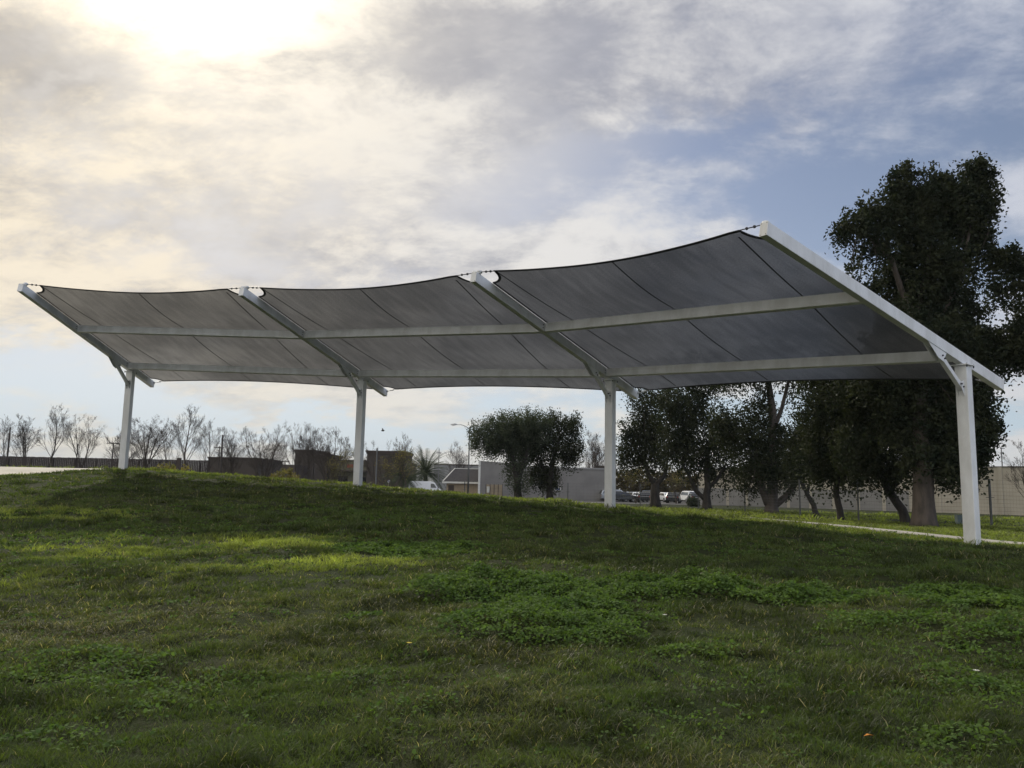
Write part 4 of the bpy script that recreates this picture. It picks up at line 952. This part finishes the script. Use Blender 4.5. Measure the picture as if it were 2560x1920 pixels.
# ------------------------------------------------------------------ grass and broad-leaved weeds
def patch_w(x, y):
    """weight of broad-leaved patches, from their places on the lawn"""
    w = np.zeros_like(x)
    for (cx_,cy_,rx,ry,a) in PATCH:
        d_ = ((x-cx_)/rx)**2+((y-cy_)/ry)**2; w = np.maximum(w,a*np.clip(1.35-d_*(.55+.9*fbm(x*1.6+cx_,y*1.6,3)*1.2),0,1))
    return w
PATCH = []
for X,Y,rx,ry,a in [(1140,1490,.75,.9,1),(1260,1470,1.2,1.2,.9),(1420,1510,1.2,1.6,.8),(1560,1480,1.1,1.0,.9),(1710,1480,1.0,.8,1),(1380,1590,.95,.62,1),(1210,1590,.6,.6,.7),(1270,1560,.9,.7,.7),(1010,1375,1.6,1.1,.75),(1085,1378,.8,.8,.9),
   (1985,1500,.9,.6,.8),(2100,1505,.7,.4,.7),(2480,1510,1.3,1.2,.75),(2540,1620,.9,.7,.7),(2480,1690,.7,.6,.45),(2250,1560,1.0,.5,.45),(1730,1640,.5,.35,.55),(330,1700,1.3,.8,.34),(150,1660,1.0,.7,.30),(620,1700,.6,.3,.28),
   (1780,1800,.5,.35,.42),(2370,1850,.5,.35,.45),(1050,1800,.45,.3,.30),(900,1540,.3,.2,.4),(440,1790,.6,.4,.28),(300,1880,.5,.25,.25),(100,1850,.5,.3,.28),(860,1700,.5,.3,.22),(1620,1870,.4,.2,.25)]:
    x,y = ground_hit(X,Y); PATCH.append((x,y,rx,ry,a))
SUNLIT_LUSH = []  # taller grass patches with sunlight put into the blade colour
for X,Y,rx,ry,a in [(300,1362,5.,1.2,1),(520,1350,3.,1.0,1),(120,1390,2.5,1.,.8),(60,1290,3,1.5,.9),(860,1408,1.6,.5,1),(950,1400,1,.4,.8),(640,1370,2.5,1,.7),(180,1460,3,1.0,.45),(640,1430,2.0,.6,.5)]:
    x,y = ground_hit(X,Y); SUNLIT_LUSH.append((x,y,rx,ry,a))
def ell(x, y, L):
    w = np.zeros_like(x)
    for (cx_,cy_,rx,ry,a) in L: w = np.maximum(w,a*np.clip(1.3-((x-cx_)/rx)**2-((y-cy_)/ry)**2,0,1))
    return w
def on_path(x, y, m=0.):
    r = np.hypot(x-CX,y-CY); th = np.arctan2(y-CY,x-CX)
    w0, w1 = pathw(th)
    return (r > w0+m) & (r < w1-m)
def sample(r0, r1, dens, seed, amax=.88):
    g = np.random.default_rng(seed); n = int(amax*(r1*r1-r0*r0)*dens); r = np.sqrt(g.uniform(r0*r0,r1*r1,n)); a = g.uniform(-amax,amax,n)
    return r*np.sin(a), r*np.cos(a), g
def blades(bands):
    V, Cc, F4, F3, base = [], [], [], [], 0
    for (r0,r1,dens,wid,hgt,seed) in bands:
        per = 13; X0, Y0, g = sample(r0,r1,dens/per,seed); cl0 = fbm(X0*2.0+3,Y0*2.0,3)
        kp = g.random(len(X0)) < .72+1.2*(cl0-.42); X0, Y0, cl0 = X0[kp], Y0[kp], cl0[kp]
        ts = .55+.9*g.random(len(X0))**1.5                       # tuft size
        ox, oy = g.normal(size=(2,len(X0),per))*(.022+.0022*r0)*ts[:,None]
        x = (X0[:,None]+ox).ravel(); y = (Y0[:,None]+oy).ravel(); tuft = np.repeat(ts,per); tcol = np.repeat(.72+.56*g.random(len(X0)),per); outa = np.arctan2(oy,ox).ravel()
        keep = ~on_path(x,y,.02); x, y, tuft, tcol, outa = x[keep], y[keep], tuft[keep], tcol[keep], outa[keep]
        cl = fbm(x*2.0+3,y*2.0,3); rr = np.hypot(x-CX,y-CY)
        n = len(x); z = ground(x,y)-.01
        big = fbm(x*.22+1,y*.22+7,4); med = fbm(x*.9+5,y*.9+2,3); sm = fbm(x*4+8,y*4+1,2)
        sunlit_lush = ell(x,y,SUNLIT_LUSH)*np.clip(.08+3.4*(fbm(x*.8+70,y*1.3,4)-.36),0,1); sunlit_lush = np.clip(sunlit_lush,0,1); back = sstep(RA-1.2,RA+.3,rr)*sstep(10,20,np.hypot(x,y)); pw_ = patch_w(x,y)
        mid = sstep(9,15,np.hypot(x,y)); dry = np.clip((.60*big+.40*med-.52)*4.5+.20,0,1)*(1-.65*mid)*(1-.9*sunlit_lush)*(1-.8*back)*(1-.7*pw_)
        h = hgt*(.5+.6*g.random(n))*tuft*(.72+.9*np.clip(cl*1.6-.3,0,1.3))*(1+.05*back+.35*sunlit_lush)*(1-.4*pw_)
        for P_ in POSTS.values(): h = h*(1+1.2*np.exp(-((x-P_[0])**2+(y-P_[1])**2)/.16))
        dk = sstep(.56,.66,fbm(x*1.35+40,y*1.35+9,3))*(1-sunlit_lush); h = h*(1+.35*dk)
        tall = g.random(n) < .003; h = np.where(tall,h*1.6,h)
        az = g.uniform(0,6.283,n); lean = (.45+.75*g.random(n))*(1+.3*dry); laz = outa+g.normal(size=n)*.7
        sx_, sy_ = np.cos(az)*wid/2*(.6+.8*g.random(n)), np.sin(az)*wid/2
        lx, ly = np.cos(laz)*lean*h, np.sin(laz)*lean*h
        mz = h*.62; tz = h*np.sqrt(np.clip(1-.35*lean**2,.15,1))
        P = np.empty((n,5,3)); 
        P[:,0] = np.stack([x-sx_,y-sy_,z],1); P[:,1] = np.stack([x+sx_,y+sy_,z],1)
        P[:,2] = np.stack([x+sx_*.75+lx*.42,y+sy_*.75+ly*.42,z+mz],1); P[:,3] = np.stack([x-sx_*.75+lx*.42,y-sy_*.75+ly*.42,z+mz],1)
        P[:,4] = np.stack([x+lx,y+ly,z+tz],1)
        green = np.array([.066,.088,.026]); deep = np.array([.044,.068,.022]); sunlit_lime = np.array([.27,.31,.075]); straw = np.array([.25,.22,.14]); olive = np.array([.100,.100,.046])
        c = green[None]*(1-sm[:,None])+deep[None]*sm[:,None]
        c = c*(1-sunlit_lush[:,None])+sunlit_lime[None]*sunlit_lush[:,None]; bk = np.clip(back,0,1)*.45; c = c*(1-bk[:,None])+sunlit_lime[None]*bk[:,None]  # sunlight painted into the patches, backlight into the crest strip
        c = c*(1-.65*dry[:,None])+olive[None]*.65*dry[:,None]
        c = c*(1-.45*dk[:,None]); c = c*1.25
        isst = g.random(n) < (.015+.13*dry); c[isst] = straw*(.7+.6*g.random((isst.sum(),1)))
        c = c*(.8+.4*g.random((n,1)))*tcol[:,None]
        V.append(P.reshape(-1,3)); Cc.append(np.repeat(c,5,0)); i = base+np.arange(n)*5
        F4.append(np.stack([i,i+1,i+2,i+3],1)); F3.append(np.stack([i+3,i+2,i+4],1)); base += n*5
    return np.concatenate(V), np.concatenate(Cc), np.concatenate(F4), np.concatenate(F3)
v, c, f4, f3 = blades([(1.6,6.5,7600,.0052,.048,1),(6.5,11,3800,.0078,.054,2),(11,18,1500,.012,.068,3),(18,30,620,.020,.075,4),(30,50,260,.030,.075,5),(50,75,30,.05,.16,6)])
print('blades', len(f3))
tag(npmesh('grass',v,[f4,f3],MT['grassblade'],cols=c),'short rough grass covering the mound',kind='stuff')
def weeds():
    x, y, g = sample(3,26,560,77); w = patch_w(x,y); nz = fbm(x*1.8,y*1.8+4,3); k = g.random(len(x)) < np.clip(w*1.5-.15-.5*(nz < .42),0,1)*np.clip(14/np.hypot(x,y),.3,1)
    # small weeds scattered elsewhere too
    k |= (g.random(len(x)) < .045)&(fbm(x*.5+30,y*.5,3) > .47)
    x, y, w = x[k], y[k], w[k]; per = 5; n = len(x)*per
    px_ = np.repeat(x,per)+g.normal(size=n)*.05; py_ = np.repeat(y,per)+g.normal(size=n)*.05
    lump = np.clip(fbm(px_*2.2+50,py_*2.2,3)*1.6-.4,0,1); H = (.04+.24*lump+.10*np.clip(np.repeat(w,per)-.6,0,.5))*np.clip(np.repeat(w,per),.18,1)
    pz = ground(px_,py_)+H*(.45+.6*g.random(n)**.6)
    d = np.hypot(px_,py_); s = (.008+.0010*d)*(.7+.7*g.random(n)); P = np.stack([px_,py_,pz],1)
    a = g.normal(size=(n,3)); a[:,2] *= .35; a /= np.linalg.norm(a,axis=1)[:,None]; nn = g.normal(size=(n,3))*.55+np.array([0,0,1.]); b = np.cross(nn,a); b /= np.linalg.norm(b,axis=1)[:,None]
    s = s[:,None]; ring = []
    for t,rr in ((0,1.),(60,.95),(120,.9),(180,.55),(240,.9),(300,.95)):
        t = math.radians(t); ring.append(P+(a*math.cos(t)+b*math.sin(t))*s*rr)
    v = np.stack(ring,1).reshape(-1,3); f = np.arange(n*6).reshape(-1,6)
    sm = fbm(px_*3,py_*3,2)[:,None]; c = np.array([.060,.108,.034])*(1-sm)+np.array([.115,.175,.050])*sm; c = c*(.65+.6*g.random((n,1)))
    print('weed leaves',n)
    tag(npmesh('clover_patches',v,[f],MT['weedleaf'],cols=np.repeat(c,6,0)),'dark green broad-leaved weed patches in the lawn',kind='stuff')
weeds()
# a few small flowers / dry leaves lying in the grass
FL = [(2172,1864,'orange dry leaf lying in the grass low at the right','leaf',(.55,.22,.02)),(1022,1640,'yellow dandelion head left below the big weed patch','flower',(.65,.50,.03)),(1662,1550,'white daisy head right of the big weed patch','flower',(.7,.7,.62)),(2442,1703,'pale seed head in the grass near the right edge','flower',(.6,.6,.55))]
for X,Y,lab,ct,cc in FL:
    x, y = ground_hit(X,Y); m = mat(ct+'_petals',cc,.6,vary=.2); root = empty('dry_leaf' if ct=='leaf' else 'small_flower',(x,y,gz(x,y))); mb = MB()
    if ct=='leaf':
        mb.add([(-.03,0,.07),(0,-.018,.085),(.035,0,.075),(0,.02,.08)],[(0,1,2,3)]); mb.build('blade',m,root)
    else:
        mb.tube([(0,0,0),(.005,0,.10)],.002,5); mb.build('stem',MT['hedge'],root); mb = MB()
        for k in range(9):
            a = k*.698; mb.add([(0,0,.10),(.022*math.cos(a-.25),.022*math.sin(a-.25),.108),(.028*math.cos(a),.028*math.sin(a),.106),(.022*math.cos(a+.25),.022*math.sin(a+.25),.108)],[(0,1,2,3)])
        split_build(mb,'petal',m,root)
    tag(root,lab,ct)

# ------------------------------------------------------------------ air
HAZE = 1.1e-4
if HAZE:
    m = bpy.data.materials.new('haze_air'); m.use_nodes = True; T = NT(m.node_tree); T.n.clear(); out = T.node('ShaderNodeOutputMaterial'); pv = T.node('ShaderNodeVolumePrincipled')
    pv.inputs['Color'].default_value = (.80,.86,.93,1); pv.inputs['Density'].default_value = HAZE; T.l.new(pv.outputs[0], out.inputs['Volume'])
    mb = MB(); mb.box(-6700,6700,-6700,6700,-4.2,205); tag(mb.build('haze',m),kind='stuff')
